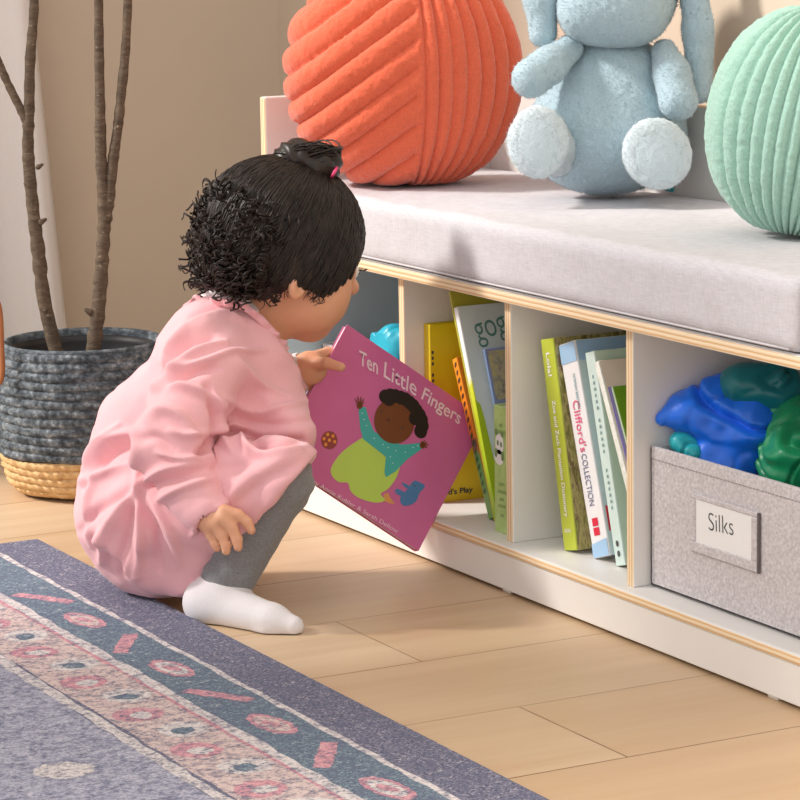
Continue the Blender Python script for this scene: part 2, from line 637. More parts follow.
UPZ = np.array([0, 0, 1.])
bunny = thing('plush_bunny', 'pale blue plush bunny sitting between the coral and mint pillows', 'stuffed toy', (-.135, .22, .38))
def bl(v):
    return np.asarray(v, float) - np.array([-.135, .22, .38])
def bpart(name, build, mat, h=.0032, seed=1, amp=.0011, pile=.85):
    b = Blend((-.34, .06, .375), (.12, .2955, .74), h)
    build(b)
    V, F = fuzzy(b, amp, seed)
    V[:, 1] = np.minimum(V[:, 1], .2955)
    V[:, 2] = np.maximum(V[:, 2], .381)
    o = link(name, mesh_from(name, bl(V), F, True), mat, bunny)
    # short pile standing on the surface
    N = vert_normals(V, F)
    vis = np.nonzero((N @ fb > -.45) & (V[:, 2] > .383))[0]
    pick = rng.choice(vis, min(len(vis), int(len(vis) * pile)), replace=False)
    hp, hf_ = [], []
    for n_, k in enumerate(pick):
        d = N[k] + .55 * rng.standard_normal(3) + np.array([0, 0, -.25])
        d /= np.linalg.norm(d)
        L_ = rng.uniform(.0022, .0042)
        sd = np.cross(d, rng.standard_normal(3)); sd /= np.linalg.norm(sd); sd2 = np.cross(d, sd)
        p0 = V[k] - N[k] * .0006
        w_ = .00042
        hp += [p0 + sd * w_, p0 - sd * w_ * .5 + sd2 * w_ * .87, p0 - sd * w_ * .5 - sd2 * w_ * .87, p0 + d * L_]
        m_ = n_ * 4
        hf_ += [(m_, m_ + 1, m_ + 3), (m_ + 1, m_ + 2, m_ + 3), (m_ + 2, m_, m_ + 3)]
    fo_ = link('fur', mesh_from('fur', bl(np.array(hp)), hf_, True), mat, o)
    fo_['kind'] = 'stuff'
    return o
AX = (fb, lb, UPZ)
def b_body(b):
    b.ell((-0.1200, 0.2099, 0.4496), (.072, .086, .066), AX)
    b.ell((-0.1286, 0.2219, 0.4965), (.055, .064, .060), AX, .03)
bpart('body', b_body, M['bunny'], seed=2)
def b_head(b):
    b.ell((-0.1196, 0.2243, 0.6026), (.058, .066, .060), AX)
    b.ell((-0.0931, 0.2013, 0.5810), (.036, .046, .034), AX, .03)
    b.ball((-0.1061, 0.1760, 0.5794), .026, .02)
    b.ball((-0.0786, 0.2268, 0.5763), .026, .02)
head = bpart('head', b_head, M['bunny'], seed=4)
def b_ear(side):
    def g(b):
        if side:
            pts = [(-0.1029, 0.2427, 0.6547), (-0.0847, 0.2760, 0.6520), (-0.0701, 0.2878, 0.6101), (-0.0591, 0.2892, 0.5579), (-0.0505, 0.2822, 0.4955)]
        else:
            pts = [(-0.1311, 0.2007, 0.6555), (-0.1487, 0.1669, 0.6541), (-0.1497, 0.1536, 0.6230), (-0.1471, 0.1468, 0.5918), (-0.1409, 0.1452, 0.5564)]
        for i in range(len(pts) - 1):
            r1, r2 = [.013, .015, .0165, .0175, .0145][i:i + 2]
            b.cone(pts[i], pts[i + 1], r1, r2, .01)
    return g
for s in (0, 1):
    bpart('ear', b_ear(s), M['bunny'], seed=6 + s)
bpart('arm', lambda b: (b.cone((-0.0736, 0.2535, 0.5357), (-0.0453, 0.2449, 0.5143), .014, .0185), b.cone((-0.0453, 0.2449, 0.5143), (-0.0300, 0.2422, 0.4881), .0185, .021)), M['bunny'], seed=8)
bpart('arm', lambda b: (b.cone((-0.1210, 0.1664, 0.5416), (-0.1077, 0.1311, 0.5248), .014, .018), b.cone((-0.1077, 0.1311, 0.5248), (-0.1056, 0.1091, 0.5133), .018, .0205)), M['bunny'], seed=9)
tv = (lambda q: q / np.linalg.norm(q))
for k, (c, c2, ra, ax) in enumerate((((-0.0668, 0.0938, 0.4500), (-0.1168, 0.1456, 0.4353), (.017, .028, .037), None), ((-0.0070, 0.2011, 0.4356), (-0.0749, 0.2239, 0.4338), (.017, .034, .037), None))):
    fd = tv(np.array([.87, -.46, .12]))
    lf = tv(np.cross(UPZ, fd)); uf = np.cross(fd, lf)
    if k == 1:
        cs, sn = math.cos(.5), math.sin(.5)
        lf, uf = lf * cs + uf * sn, uf * cs - lf * sn
    fo = bpart('foot', lambda b: (b.ell(c, ra, (fd, lf, uf)), b.cone(np.array(c) - fd * .008, c2, .026, .028, .02), b.cut(np.array(c) + fd * .0095, fd, .008)), M['bunny_pale'], seed=11 + k, amp=.0012)
    def pad(b):
        b.ell(np.array(c) + fd * .0065, (.0056, ra[1] * .80, ra[2] * .82), (fd, lf, uf))
    b = Blend((-.34, .06, .375), (.12, .2955, .74), .0025)
    pad(b)
    V, F = fuzzy(b, .0005, 21 + k)
    V[:, 2] = np.maximum(V[:, 2], .381)
    link('foot_sole', mesh_from('foot_sole', bl(V), F, True), M['bunny_sole'], fo)
# face above the frame
for sx in (-1, 1):
    c = np.array((-0.1196, 0.2243, 0.6026)) + fb * .052 + lb * .026 * sx + UPZ * .012
    b = Blend(c - .012, c + .012, .0012); b.ball(c, .0065)
    V, F = b.arrays()
    link('eye', mesh_from('eye', bl(V), F, True), M['black_bead'], head)
c = np.array((-0.0931, 0.2013, 0.5810)) + fb * .030 + UPZ * .032
b = Blend(c - .012, c + .012, .0012); b.ell(c, (.006, .009, .006), AX)
V, F = b.arrays()
link('nose', mesh_from('nose', bl(V), F, True), M['pink_thread'], head)
tagm = mat_plain('teal_ribbon', lin(38, 168, 176), .6, .05)
o = link('care_tag', box_mesh('care_tag', bl((-0.1333, 0.2922, 0.3812)) , bl((-0.1333, 0.2922, 0.3812)) + np.array([.012, .006, .006]), .001), tagm, bunny)

# ------------------------------------------------------------------ lettering and flat shapes
def text_mesh(body, name='lettering', extrude=.00015, bold=0.0, spacing=1.0):
    cu = bpy.data.curves.new(name, 'FONT')
    cu.body = body
    cu.size = 1
    cu.extrude = 0
    cu.offset = bold
    cu.space_character = spacing
    o = bpy.data.objects.new(name, cu)
    COL.objects.link(o)
    bpy.context.view_layer.update()
    me = bpy.data.meshes.new_from_object(o.evaluated_get(bpy.context.evaluated_depsgraph_get()))
    bpy.data.objects.remove(o)
    bpy.data.curves.remove(cu)
    return me

def lettering(body, origin, ex, ey, width, height, mat, parent, name='lettering', bold=0.0, wobble=0.0, spacing=1.0):
    """text whose box starts at origin, running along ex with ey up, fitted to width and height"""
    me = text_mesh(body, name, bold=bold, spacing=spacing)
    n = len(me.vertices)
    co = np.zeros(n * 3)
    me.vertices.foreach_get('co', co)
    co = co.reshape(-1, 3)
    lo, hi = co.min(0), co.max(0)
    x = (co[:, 0] - lo[0]) / (hi[0] - lo[0]) * width
    y = (co[:, 1] - lo[1]) / (hi[1] - lo[1]) * height
    if wobble:
        y = y + wobble * np.sin(x / width * 17)
    ex, ey = np.array(ex, float), np.array(ey, float)
    ez = np.cross(ex, ey)
    ez /= np.linalg.norm(ez)
    P = np.array(origin) + x[:, None] * ex + y[:, None] * ey + ez * .0004
    me.vertices.foreach_set('co', P.ravel())
    me.update()
    return link(name, me, mat, parent)

def flat_shape(name, pts, lift, mat, parent, frame, thick=.0003):
    """thin printed shape: polygon pts (s,t) on the plane frame=(origin,ex,ey,ez)"""
    O, ex, ey, ez = [np.array(q, float) for q in frame]
    bm = bmesh.new()
    vs = [bm.verts.new(O + ex * s + ey * t_ + ez * lift) for s, t_ in pts]
    fc = bm.faces.new(vs)
    bmesh.ops.triangulate(bm, faces=[fc])
    bmesh.ops.recalc_face_normals(bm, faces=bm.faces[:])
    return link(name, bm_mesh(name, bm), mat, parent)

def blob(cx, cy, rx, ry, n=28, rot=0.0):
    out = []
    for i in range(n):
        a = 2 * math.pi * i / n
        x, y = rx * math.cos(a), ry * math.sin(a)
        out.append((cx + x * math.cos(rot) - y * math.sin(rot), cy + x * math.sin(rot) + y * math.cos(rot)))
    return out

def soft_poly(pts, n=60):
    p = np.array([(a, b, 0) for a, b in pts] + [(pts[0][0], pts[0][1], 0)])
    q = smooth_path(p, n)
    return [(a, b) for a, b, _ in q[:-1]]

# ------------------------------------------------------------------ books
def book(label, loc, lean, w, h, t, front, spine, back=None, yaw=0.0, board=.0016, name='picture_book', group=None):
    group = group or ('books in the second cubby' if loc[0] < 0 else 'books in the third cubby')
    """spine faces -Y at y=0, front cover faces +X at x=t; leans with its top to -X"""
    root = thing(name, label, 'book', loc, (0, -lean, yaw), group)
    bm = bmesh.new()
    add_box(bm, (0, .001, 0), (board, w, h), board * .35, 1, 2)
    add_box(bm, (t - board, .001, 0), (t, w, h), board * .35, 1, 0)
    add_box(bm, (0, 0, 0), (t, board, h), board * .45, 2, 1)
    for fc in bm.faces:
        c = fc.calc_center_median()
        if c.y < board + 1e-5:
            fc.material_index = 1
        elif c.x > t / 2:
            fc.material_index = 0
        else:
            fc.material_index = 2
    link('cover', bm_mesh('cover', bm), [front, spine, back or spine], root)
    link('pages', box_mesh('pages', (board + .0001, board + .0001, .0025), (t - board - .0001, w - .003, h - .0025)), M['pages'], root)
    return root
FR = lambda t: ((t + .0001, 0, 0), (0, 1, 0), (0, 0, 1), (1, 0, 0))      # front cover plane
def spine_text(root, body, x0, z_top, length, height, mat, bold=0.0):
    """reads from top to bottom on the spine"""
    return lettering(body, (x0, -.0002, z_top), (0, 0, -1), (1, 0, 0), length, height, mat, root, 'spine_lettering', bold)

def pic_mat(name, stops, scale, rough=.45, stretch=(1, 1, 1), detail=5):
    t = NT(name)
    t.color(t.ramp(t.noise(scale, detail, t.coords(stretch), .7), stops))
    t.set(Roughness=rough)
    return t.m
C_ = {}
def cm(name, rgb, rough=.4):
    if name not in C_:
        C_[name] = mat_plain(name, lin(*rgb), rough, .03, 40)
    return C_[name]

# second cubby (left to right)
yb = book('mustard yellow picture book standing upright against the divider, second cubby from left', (-.2152, .036, Z2), 0, .165, .197, .0140, cm('mustard_cover', (226, 202, 30)), cm('mustard_cover', (226, 202, 30)))
lettering("Child's Play", (.0141, -.0035 + .006, .006), (0, 1, 0), (0, 0, 1), .048, .0085, M['ink'], yb, 'publisher_lettering', .025)
for i in range(22):
    flat_shape('edge_mark', [(.0018, .165 - i * .0062), (.0042, .165 - i * .0062), (.0042, .1685 - i * .0062), (.0018, .1685 - i * .0062)], .0003, M['ink'], yb, FR(.014)) if i % 4 != 3 else None
flat_shape('blue_motif', [(.055, .075), (.085, .062), (.085, .085), (.07, .094)], .0003, cm('navy_print', (30, 74, 110)), yb, FR(.014))

def orange_spine():
    t = NT('orange_green_spine')
    sx = t.n('ShaderNodeSeparateXYZ'); t.l(t.tc.outputs['Object'], sx.inputs[0])
    d = t.n('ShaderNodeMath', operation='DIVIDE'); d.inputs[1].default_value = .18
    t.l(sx.outputs[2], d.inputs[0])
    nz = t.noise(160, 3)
    a = t.n('ShaderNodeMath', operation='MULTIPLY_ADD'); a.inputs[1].default_value = .1
    t.l(nz, a.inputs[0]); t.l(d.outputs[0], a.inputs[2])
    t.color(t.ramp(a.outputs[0], [(.0, lin(120, 170, 84)), (.44, lin(96, 150, 84)), (.47, lin(150, 110, 70)), (.52, lin(90, 66, 62)), (.56, lin(226, 122, 26)), (1, lin(240, 150, 30))]))
    t.set(Roughness=.4)
    return t.m
ob = book('thin picture book with an orange and green spine, leaning behind the purple book', (-.099, .048, Z2), math.radians(25), .17, .178, .0105, cm('orange_cover', (226, 140, 40)), orange_spine(), board=.0012)
for i in range(17):
    z = .168 - i * .0088
    w = .0022 + .0016 * random.random()
    O = ((0, -.0003, 0), (1, 0, 0), (0, 0, 1), (0, -1, 0))
    flat_shape('spine_mark', soft_poly([(.0052 - w, z), (.0052 + w * .6, z + .0015), (.0052 + w, z + .0055), (.0052 - w * .4, z + .0042)], 16), .0002, cm('dark_print', (70, 44, 40)) if i < 9 else cm('green_print', (36, 90, 44)), ob, O)
olv = book('tall olive yellow book rising behind the pale blue book in the second cubby', (-.0862, .047, Z2), math.radians(21.4), .185, .252, .0030, cm('olive_cover', (186, 184, 62)), cm('olive_cover', (186, 184, 62)), board=.0008)
def gog_spine():
    t = NT('white_lime_spine')
    sx = t.n('ShaderNodeSeparateXYZ'); t.l(t.tc.outputs['Object'], sx.inputs[0])
    d = t.n('ShaderNodeMath', operation='DIVIDE'); d.inputs[1].default_value = .235
    t.l(sx.outputs[2], d.inputs[0])
    a = t.n('ShaderNodeMath', operation='MULTIPLY_ADD'); a.inputs[1].default_value = .08
    t.l(t.noise(90, 3), a.inputs[0]); t.l(d.outputs[0], a.inputs[2])
    t.color(t.ramp(a.outputs[0], [(0, lin(150, 205, 40)), (.5, lin(196, 216, 40)), (.66, lin(212, 222, 60)), (.71, lin(236, 240, 240)), (1, lin(238, 242, 246))]))
    t.set(Roughness=.35)
    return t.m
gb = book('pale blue picture book with a round lettered title, leaning in the second cubby', (-.0822, .046, Z2), math.radians(21), .19, .234, .0080, cm('pale_blue_cover', (222, 236, 234)), gog_spine(), board=.0022)
G = FR(.008)
lettering('gog', (.0082, .0185, .186), (0, .985, .17), (0, -.17, .985), .040, .027, cm('sea_green_print', (96, 150, 140)), gb, 'title_lettering', -.004)
flat_shape('branch_print', soft_poly([(.016, .092), (.030, .094), (.038, .104), (.046, .124), (.049, .128), (.046, .108), (.038, .093), (.026, .087)], 40), .0003, cm('dark_brown_print', (66, 54, 40)), gb, G)
flat_shape('lime_print', soft_poly([(.0015, .13), (.006, .12), (.009, .06), (.012, .0), (.0, .0), (.0, .12)], 30), .0003, cm('lime_print', (180, 208, 40)), gb, G)
house = pic_mat('sketchy_house_cover', [(.3, lin(120, 120, 120)), (.5, lin(190, 186, 160)), (.7, lin(214, 204, 120))], 120, .5)
hb = book('thin lavender book with a sketched house, leaning in front of the pale blue book', (-.0705, .064, Z2), math.radians(20.5), .13, .188, .0045, cm('lavender_cover', (150, 164, 206)), cm('slate_print', (112, 132, 166)), board=.001)
flat_shape('house_print', [(.003, .132), (.12, .132), (.12, .185), (.003, .185)], .0003, house, hb, FR(.0045))
pb_ = book('light green thick book with a small panda on its spine, beside the divider', (-.0475, .026, Z2), 0, .15, .134, .0460, cm('soft_green_cover', (178, 206, 130)), pic_mat('soft_green_spine', [(.35, lin(168, 198, 116)), (.7, lin(190, 216, 144))], 70, .5), board=.0016)
SP = ((0, -.0003, 0), (1, 0, 0), (0, 0, 1), (0, -1, 0))
for (cx, cz, rx, rz, m) in ((.020, .082, .0085, .011, 'w'), (.019, .068, .0095, .008, 'w'), (.014, .094, .0035, .0035, 'd'), (.026, .093, .003, .003, 'd'), (.017, .083, .0022, .003, 'd'), (.0235, .082, .002, .003, 'd'), (.013, .072, .003, .005, 'd'), (.026, .07, .003, .005, 'd')):
    flat_shape('panda_print', blob(cx - .008, cz + .012, rx, rz), .0002 if m == 'w' else .0004, M['card'] if m == 'w' else cm('panda_dark', (120, 146, 98)), pb_, SP)
for i, (x0, x1, z) in enumerate(((.009, .022, .05), (.007, .026, .042), (.010, .021, .034), (.008, .024, .027), (.011, .019, .112), (.009, .024, .105), (.012, .02, .017))):
    flat_shape('spine_mark', [(x0, z), (x1, z + .001), (x1 - .001, z + .0042), (x0 + .001, z + .0035)], .0002, cm('mid_green_print', (138, 172, 96)), pb_, SP)

# third cubby
forest = pic_mat('forest_photo_cover', [(.25, lin(70, 56, 34)), (.42, lin(130, 128, 66)), (.5, lin(190, 180, 120)), (.58, lin(120, 96, 70)), (.66, lin(150, 160, 80)), (.8, lin(214, 204, 170))], 75, .5, (1, 1.2, .35), 6)
b1 = book('lime green hardback dictionary with a forest cover, leftmost in the third cubby', (.0695, .039, Z2), math.radians(11.6), .165, .214, .0245, forest, cm('lime_spine', (184, 196, 62)), board=.0022)
spine_text(b1, "Lola!", .0085, .200, .024, .007, M['white_ink'], .015)
spine_text(b1, "Zoe and Zack Plantation Dictionary", .0080, .152, .118, .0085, M['white_ink'], .015)
spine_text(b1, "BOOKS", .006, .022, .004, .012, M['white_ink'])
b2 = book("white storybook collection with a blue top band and pink spine lettering, third cubby", (.1165, .045, Z2), math.radians(17.4), .175, .2165, .0310, cm('sky_cover', (200, 220, 222)), cm('white_spine', (232, 232, 234)), board=.0024)
O = SP
flat_shape('blue_band', [(.0005, .196), (.0305, .196), (.0305, .2155), (.0005, .2155)], .0002, cm('blue_band', (160, 196, 228)), b2, O)
flat_shape('blue_band', [(.002, .196), (.174, .196), (.174, .2155), (.002, .2155)], .0003, cm('blue_band', (160, 196, 228)), b2, FR(.031))
flat_shape('blue_foot', [(.0005, .0005), (.0305, .0005), (.0305, .018), (.0005, .014)], .0002, cm('blue_band', (160, 196, 228)), b2, O)
spine_text(b2, "Clifford's", .009, .158, .052, .013, cm('pink_print', (222, 104, 140)), .01)
spine_text(b2, "COLLECTION", .009, .104, .052, .010, cm('slate_letter', (120, 124, 150)), .005)
spine_text(b2, "NORMAN BRIDWELL", .018, .184, .036, .005, cm('teal_letter', (90, 140, 150)))
flat_shape('red_square', [(.009, .022), (.020, .022), (.020, .030), (.009, .030)], .0002, cm('red_print', (214, 40, 66)), b2, O)
flat_shape('red_square', [(.009, .0315), (.020, .0315), (.020, .0395), (.009, .0395)], .0002, cm('red_print', (214, 40, 66)), b2, O)
flat_shape('red_print', [(.004, .024), (.016, .026), (.016, .044), (.004, .05)], .0003, cm('red_print', (214, 40, 66)), b2, FR(.031))
b3 = book('mint green hardback beside the white storybook collection in the third cubby', (.1560, .046, Z2), math.radians(15.2), .178, .2125, .0170, cm('mint_cover', (196, 222, 202)), cm('mint_spine', (206, 226, 220)), board=.0022)
for (cx, cz) in ((.009, .012), (.009, .022)):
    flat_shape('spine_mark', blob(cx, cz, .0026, .0032, 16), .0002, cm('dark_letter', (70, 74, 72)), b3, O)
for i in range(22):
    z = .186 - i * .0062
    if i in (6, 13, 14):
        continue
    flat_shape('spine_mark', [(.0075, z), (.0105 + .001 * (i % 3), z + .0006), (.0105, z + .0036), (.0078, z + .003)], .0002, cm('sage_letter', (128, 160, 160)), b3, O)
b4 = book('cream book leaning against the mint green hardback in the third cubby', (.2135, .046, Z2), math.radians(26.0), .16, .2195, .0080, cm('cream_cover', (236, 224, 206)), pic_mat('speckled_white_spine', [(.3, lin(214, 220, 206)), (.6, lin(242, 242, 236))], 140, .5), board=.0018)
# the two thin ones nearest the right divider of the third cubby
b5 = book('thin purple-spined book leaning on the cream book near the right divider', (.2120, .0495, .0670), math.radians(26.6), .13, .176, .0046, cm('lilac_cover', (150, 140, 196)), cm('purple_spine', (118, 110, 186)), board=.001)
b6 = book('thin bright green book leaning in front of the purple-spined book', (.2105, .053, .0790), math.radians(27.2), .12, .164, .0040, cm('grass_cover', (116, 164, 34)), cm('pale_green_spine', (196, 216, 176)), board=.001)

# the purple book being pulled out
(bex, bey, bez) = [np.array(q) for q in ((0.1861, 0.7837, -0.5926), (-0.2054, 0.6208, 0.7566), (0.9608, -0.0191, 0.2765))]
BO = np.array((-0.1548, -0.1731, 0.1329))
BW, BH = 0.1881, 0.1663
pur = thing('picture_book', 'purple picture book with a baby on its cover, held by the child', 'book', tuple(BO))
pur.rotation_euler = Matrix((bex, bey, bez)).transposed().to_euler()
bm = bmesh.new()
add_box(bm, (0, 0, -.0012), (BW, BH, 0), .0006, 2)
for vtx in bm.verts:
    pass
add_box(bm, (0, 0, -.0100), (BW, BH, -.0088), .0006, 2)
add_box(bm, (BW - .0012, 0, -.0100), (BW, BH, 0), .0005, 2)
def mag_mat():
    t = NT('magenta_cover')
    t.color(t.ramp(t.noise(9, 3), [(.3, lin(206, 102, 152)), (.7, lin(218, 114, 164))]))
    t.set(Roughness=.32)
    return t.m
link('cover', bm_mesh('cover', bm), mag_mat(), pur)
link('pages', box_mesh('pages', (.0015, .0015, -.0087), (BW - .0013, BH - .0015, -.0013)), mat_plain('pink_white_pages', lin(236, 214, 222), .7, .05, 200), pur)
F0 = ((0, 0, .0001), (1, 0, 0), (0, 1, 0), (0, 0, 1))
lo_ = lambda n, p, m, l: flat_shape(n, p, l, m, pur, F0)
lime = cm('lime_trousers_print', (192, 220, 92))
tealp = cm('teal_shirt_print', (72, 178, 168))
brownp = cm('brown_skin_print', (120, 66, 30))
lo_('trousers_print', soft_poly([(0.0735, 0.0700), (0.1056, 0.0668), (0.1185, 0.0624), (0.1243, 0.0707), (0.1279, 0.0545), (0.1255, 0.0386), (0.1209, 0.0295), (0.1285, 0.0264), (0.1202, 0.0182), (0.1026, 0.0126), (0.0902, 0.0135), (0.0828, 0.0193), (0.0737, 0.0148), (0.0638, 0.0164), (0.0589, 0.0230), (0.0597, 0.0371), (0.0643, 0.0517)], 90), lime, .0002)
lo_('shirt_print', [(0.0543, 0.0955), (0.0610, 0.1006), (0.0709, 0.0911), (0.0819, 0.0832), (0.1003, 0.0839), (0.1150, 0.0876), (0.1255, 0.0951), (0.1349, 0.1026), (0.1387, 0.1002), (0.1375, 0.0948), (0.1290, 0.0775), (0.1241, 0.0599), (0.1174, 0.0479), (0.1134, 0.0513), (0.1069, 0.0668), (0.0750, 0.0694), (0.0671, 0.0770)], tealp, .0004)
a0 = [(0.0966, 0.1056), (0.1181, 0.1192), (0.1088, 0.0837), (0.0745, 0.1191)]
lo_('head_print', blob(a0[0][0], a0[0][1], .0235, .0245, 36), brownp, .0006)
hp = [(0.0720, 0.1251), (0.0769, 0.1298), (0.0828, 0.1328), (0.0899, 0.1350), (0.0962, 0.1366), (0.1028, 0.1361), (0.1088, 0.1352), (0.1148, 0.1327), (0.1209, 0.1302), (0.1263, 0.1265), (0.1308, 0.1206), (0.1322, 0.1135), (0.0775, 0.1250), (0.1183, 0.1234)]
hairp = cm('black_hair_print', (38, 24, 16))
for i, (s, t_) in enumerate(hp):
    s, t_ = a0[0][0] + .88 * (s - a0[0][0]), a0[0][1] + .88 * (t_ - a0[0][1])
    lo_('hair_print', blob(s, t_, .0076, .0076, 18), hairp, .0008 + .00001 * i)
ep = [(0.1078, 0.1044), (0.0785, 0.1059), (0.0900, 0.1025)]
lo_('eye_print', blob(*ep[0], .0011, .0014, 12), M['ink'], .0010)
lo_('eye_print', blob(*ep[1], .0011, .0014, 12), M['ink'], .0010)
lo_('nose_print', blob(*ep[2], .0024, .0018, 16), cm('brown_nose_print', (96, 50, 24)), .0010)
for base, tips in (([(0.0545, 0.0980)][0], [(0.0461, 0.1013), (0.0475, 0.1054), (0.0511, 0.1073), (0.0549, 0.1070), (0.0569, 0.1043)]), ([(0.1371, 0.1008)][0], [(0.1342, 0.1045), (0.1367, 0.1069), (0.1402, 0.1067), (0.1429, 0.1049), (0.1431, 0.1014)])):
    poly = []
    lo_('hand_print', blob(base[0], base[1], .0034, .0038, 14), brownp, .0006)
    for tp in tips:
        d = np.array([tp[0] - base[0], tp[1] - base[1]]); L = np.linalg.norm(d); d /= L; n_ = np.array([-d[1], d[0]]) * .0009
        bb = np.array(base)
        lo_('hand_print', [tuple(bb + n_), tuple(bb + d * L + n_ * .6), tuple(bb + d * L - n_ * .6), tuple(bb - n_)], brownp, .0007)
lo_('foot_print', [(0.1237, 0.0305), (0.1273, 0.0354), (0.1312, 0.0320), (0.1403, 0.0291), (0.1344, 0.0262), (0.1288, 0.0251)], cm('orange_foot_print', (226, 160, 90)), .0005)
bc = [(0.0428, 0.0474)][0]
lo_('ball_print', blob(bc[0], bc[1], .0092, .0098, 28), cm('rust_ball_print', (150, 62, 52)), .0003)
for i in range(6):
    an = i * 1.05 + .3
    rr = 0 if i == 5 else .0062
    lo_('ball_dot', blob(bc[0] + rr * math.cos(an), bc[1] + rr * math.sin(an), .0018, .0020, 12), cm('orange_dot_print', (236, 150, 60)), .0005)
bluep = cm('blue_toy_print', (82, 128, 176))
lo_('toy_print', soft_poly([(0.1418, 0.0385), (0.1436, 0.0459), (0.1454, 0.0517), (0.1456, 0.0573), (0.1477, 0.0626), (0.1512, 0.0640), (0.1600, 0.0648), (0.1607, 0.0605), (0.1589, 0.0546), (0.1599, 0.0467), (0.1578, 0.0399), (0.1513, 0.0335), (0.1456, 0.0331)], 60), bluep, .0003)
lo_('toy_print', soft_poly([(0.1323, 0.0420), (0.1357, 0.0449), (0.1439, 0.0453), (0.1471, 0.0426), (0.1427, 0.0399), (0.1355, 0.0393)], 24), bluep, .0004)
lo_('toy_print', soft_poly([(0.1350, 0.0523), (0.1390, 0.0540), (0.1456, 0.0542), (0.1466, 0.0509), (0.1410, 0.0506)], 24), bluep, .0004)
et = [(0.1503, 0.0579)][0]
lo_('eye_print', blob(et[0], et[1], .0008, .0010, 10), M['ink'], .0006)
for (s, t_) in [(0.0609, 0.0926), (0.0659, 0.0880), (0.0716, 0.0838), (0.0855, 0.0768), (0.0979, 0.0769), (0.1042, 0.0769), (0.1136, 0.0789), (0.1237, 0.0833), (0.1290, 0.0926), (0.1327, 0.0973), (0.1112, 0.0695), (0.1169, 0.0653)]:
    lo_('shirt_dot', blob(s, t_, .0006, .0006, 8), M['white_ink'], .0006)
pinkw = cm('pale_pink_ink', (244, 214, 222), .5)
for word, p0, p1, hh, bo, tip in (('Ten', [(0.0325, 0.1361)][0], [(0.0561, 0.1386)][0], .0155, .014, 22), ('Little', [(0.0629, 0.1399)][0], [(0.1052, 0.1424)][0], .0165, .006, 20), ('Fingers', [(0.1122, 0.1390)][0], [(0.1639, 0.1392)][0], .0180, .012, 9)):
    tip = math.radians(tip)
    d = np.array([p1[0] - p0[0], p1[1] - p0[1], 0]); L = np.linalg.norm(d); d /= L
    lettering(word, (p0[0], p0[1], .0003), d, (-d[1] * math.cos(tip) - d[0] * math.sin(tip), d[0] * math.cos(tip) - d[1] * math.sin(tip), 0), L, hh, pinkw, pur, 'title_lettering', bo, .0005)
p0, p1 = [(0.0480, -0.0035), (0.1573, 0.0015)]
d = np.array([p1[0] - p0[0], p1[1] - p0[1], 0]); L = np.linalg.norm(d); d /= L
lettering('by Annie Kubler & Sarah Dellow', (p0[0], p0[1], .0003), d, (-d[1], d[0], 0), L, .0058, pinkw, pur, 'author_lettering')

# ------------------------------------------------------------------ fabric bins and silks
def bin_(label, x0, x1, y0, y1, z0, z1, card=True):
    root = thing('fabric_bin', label, 'storage bin', ((x0 + x1) / 2, (y0 + y1) / 2, z0), (0, 0, 0), 'grey felt bins in the end cubbies')
    o = np.array([(x0 + x1) / 2, (y0 + y1) / 2, z0])
    def P(lo, hi): return tuple(np.array(lo) - o), tuple(np.array(hi) - o)
    bm = bmesh.new()
    tk = .005
    for lo, hi in (((x0, y0, z0), (x1, y0 + tk, z1)), ((x0, y1 - tk, z0), (x1, y1, z1)), ((x0, y0, z0), (x0 + tk, y1, z1)), ((x1 - tk, y0, z0), (x1, y1, z1)), ((x0, y0, z0), (x1, y1, z0 + tk))):
        add_box(bm, *P(lo, hi), .0018, 2)
    link('bin_body', bm_mesh('bin_body', bm), M['felt'], root)
    # hem line below the rim
    pts = [np.array((x0 + .002, y0 - .0004, z1 - .012)) - o, np.array((x1 - .002, y0 - .0004, z1 - .012)) - o]
    bm = bmesh.new()
    n = 44
    for i in range(n):
        a = pts[0] + (pts[1] - pts[0]) * (i + .15) / n
        b_ = pts[0] + (pts[1] - pts[0]) * (i + .75) / n
        add_box(bm, (a[0], a[1] - .0004, a[2] - .0004), (b_[0], a[1] + .0006, a[2] + .0004))
    link('stitching', bm_mesh('stitching', bm), M['felt_dark'], root)
    return root, o
bn, bo = bin_('grey felt bin in the right cubby with a white card reading Silks', .2420, .5000, .0300, .262, Z2 + .0003, .1870)
def on_bin(q): return np.array(q) - bo
YF = .0300
c_tl, c_tr, c_br, c_bl = [np.array(q) for q in ((0.3244, 0.0285, 0.1497), (0.4142, 0.0285, 0.1519), (0.4129, 0.0285, 0.1074), (0.3194, 0.0285, 0.1090))]
xa, xb = (c_tl[0] + c_bl[0]) / 2, (c_tr[0] + c_br[0]) / 2
za, zb = (c_bl[2] + c_br[2]) / 2, (c_tl[2] + c_tr[2]) / 2
bm = bmesh.new()
m_ = .009
for lo, hi in (((xa - m_, YF - .003, za - m_), (xb + m_, YF - .0002, za + .001)), ((xa - m_, YF - .003, zb - .001), (xb + m_, YF - .0002, zb + .004)), ((xa - m_, YF - .003, za + .0011), (xa + .001, YF - .0002, zb - .0011)), ((xb - .001, YF - .003, za + .0011), (xb + m_, YF - .0002, zb - .0011))):
    add_box(bm, tuple(on_bin(lo)), tuple(on_bin(hi)), .001, 1)
link('label_frame', bm_mesh('label_frame', bm), M['felt'], bn)
bm = bmesh.new()
add_box(bm, tuple(on_bin((xb + m_, YF - .0036, za - m_))), tuple(on_bin((xb + m_ + .0022, YF - .0002, zb + .004))), .0006, 1)
link('label_frame_edge', bm_mesh('label_frame_edge', bm), mat_fabric('dark_grey_felt', lin(104, 98, 98), .2, 420), bn)
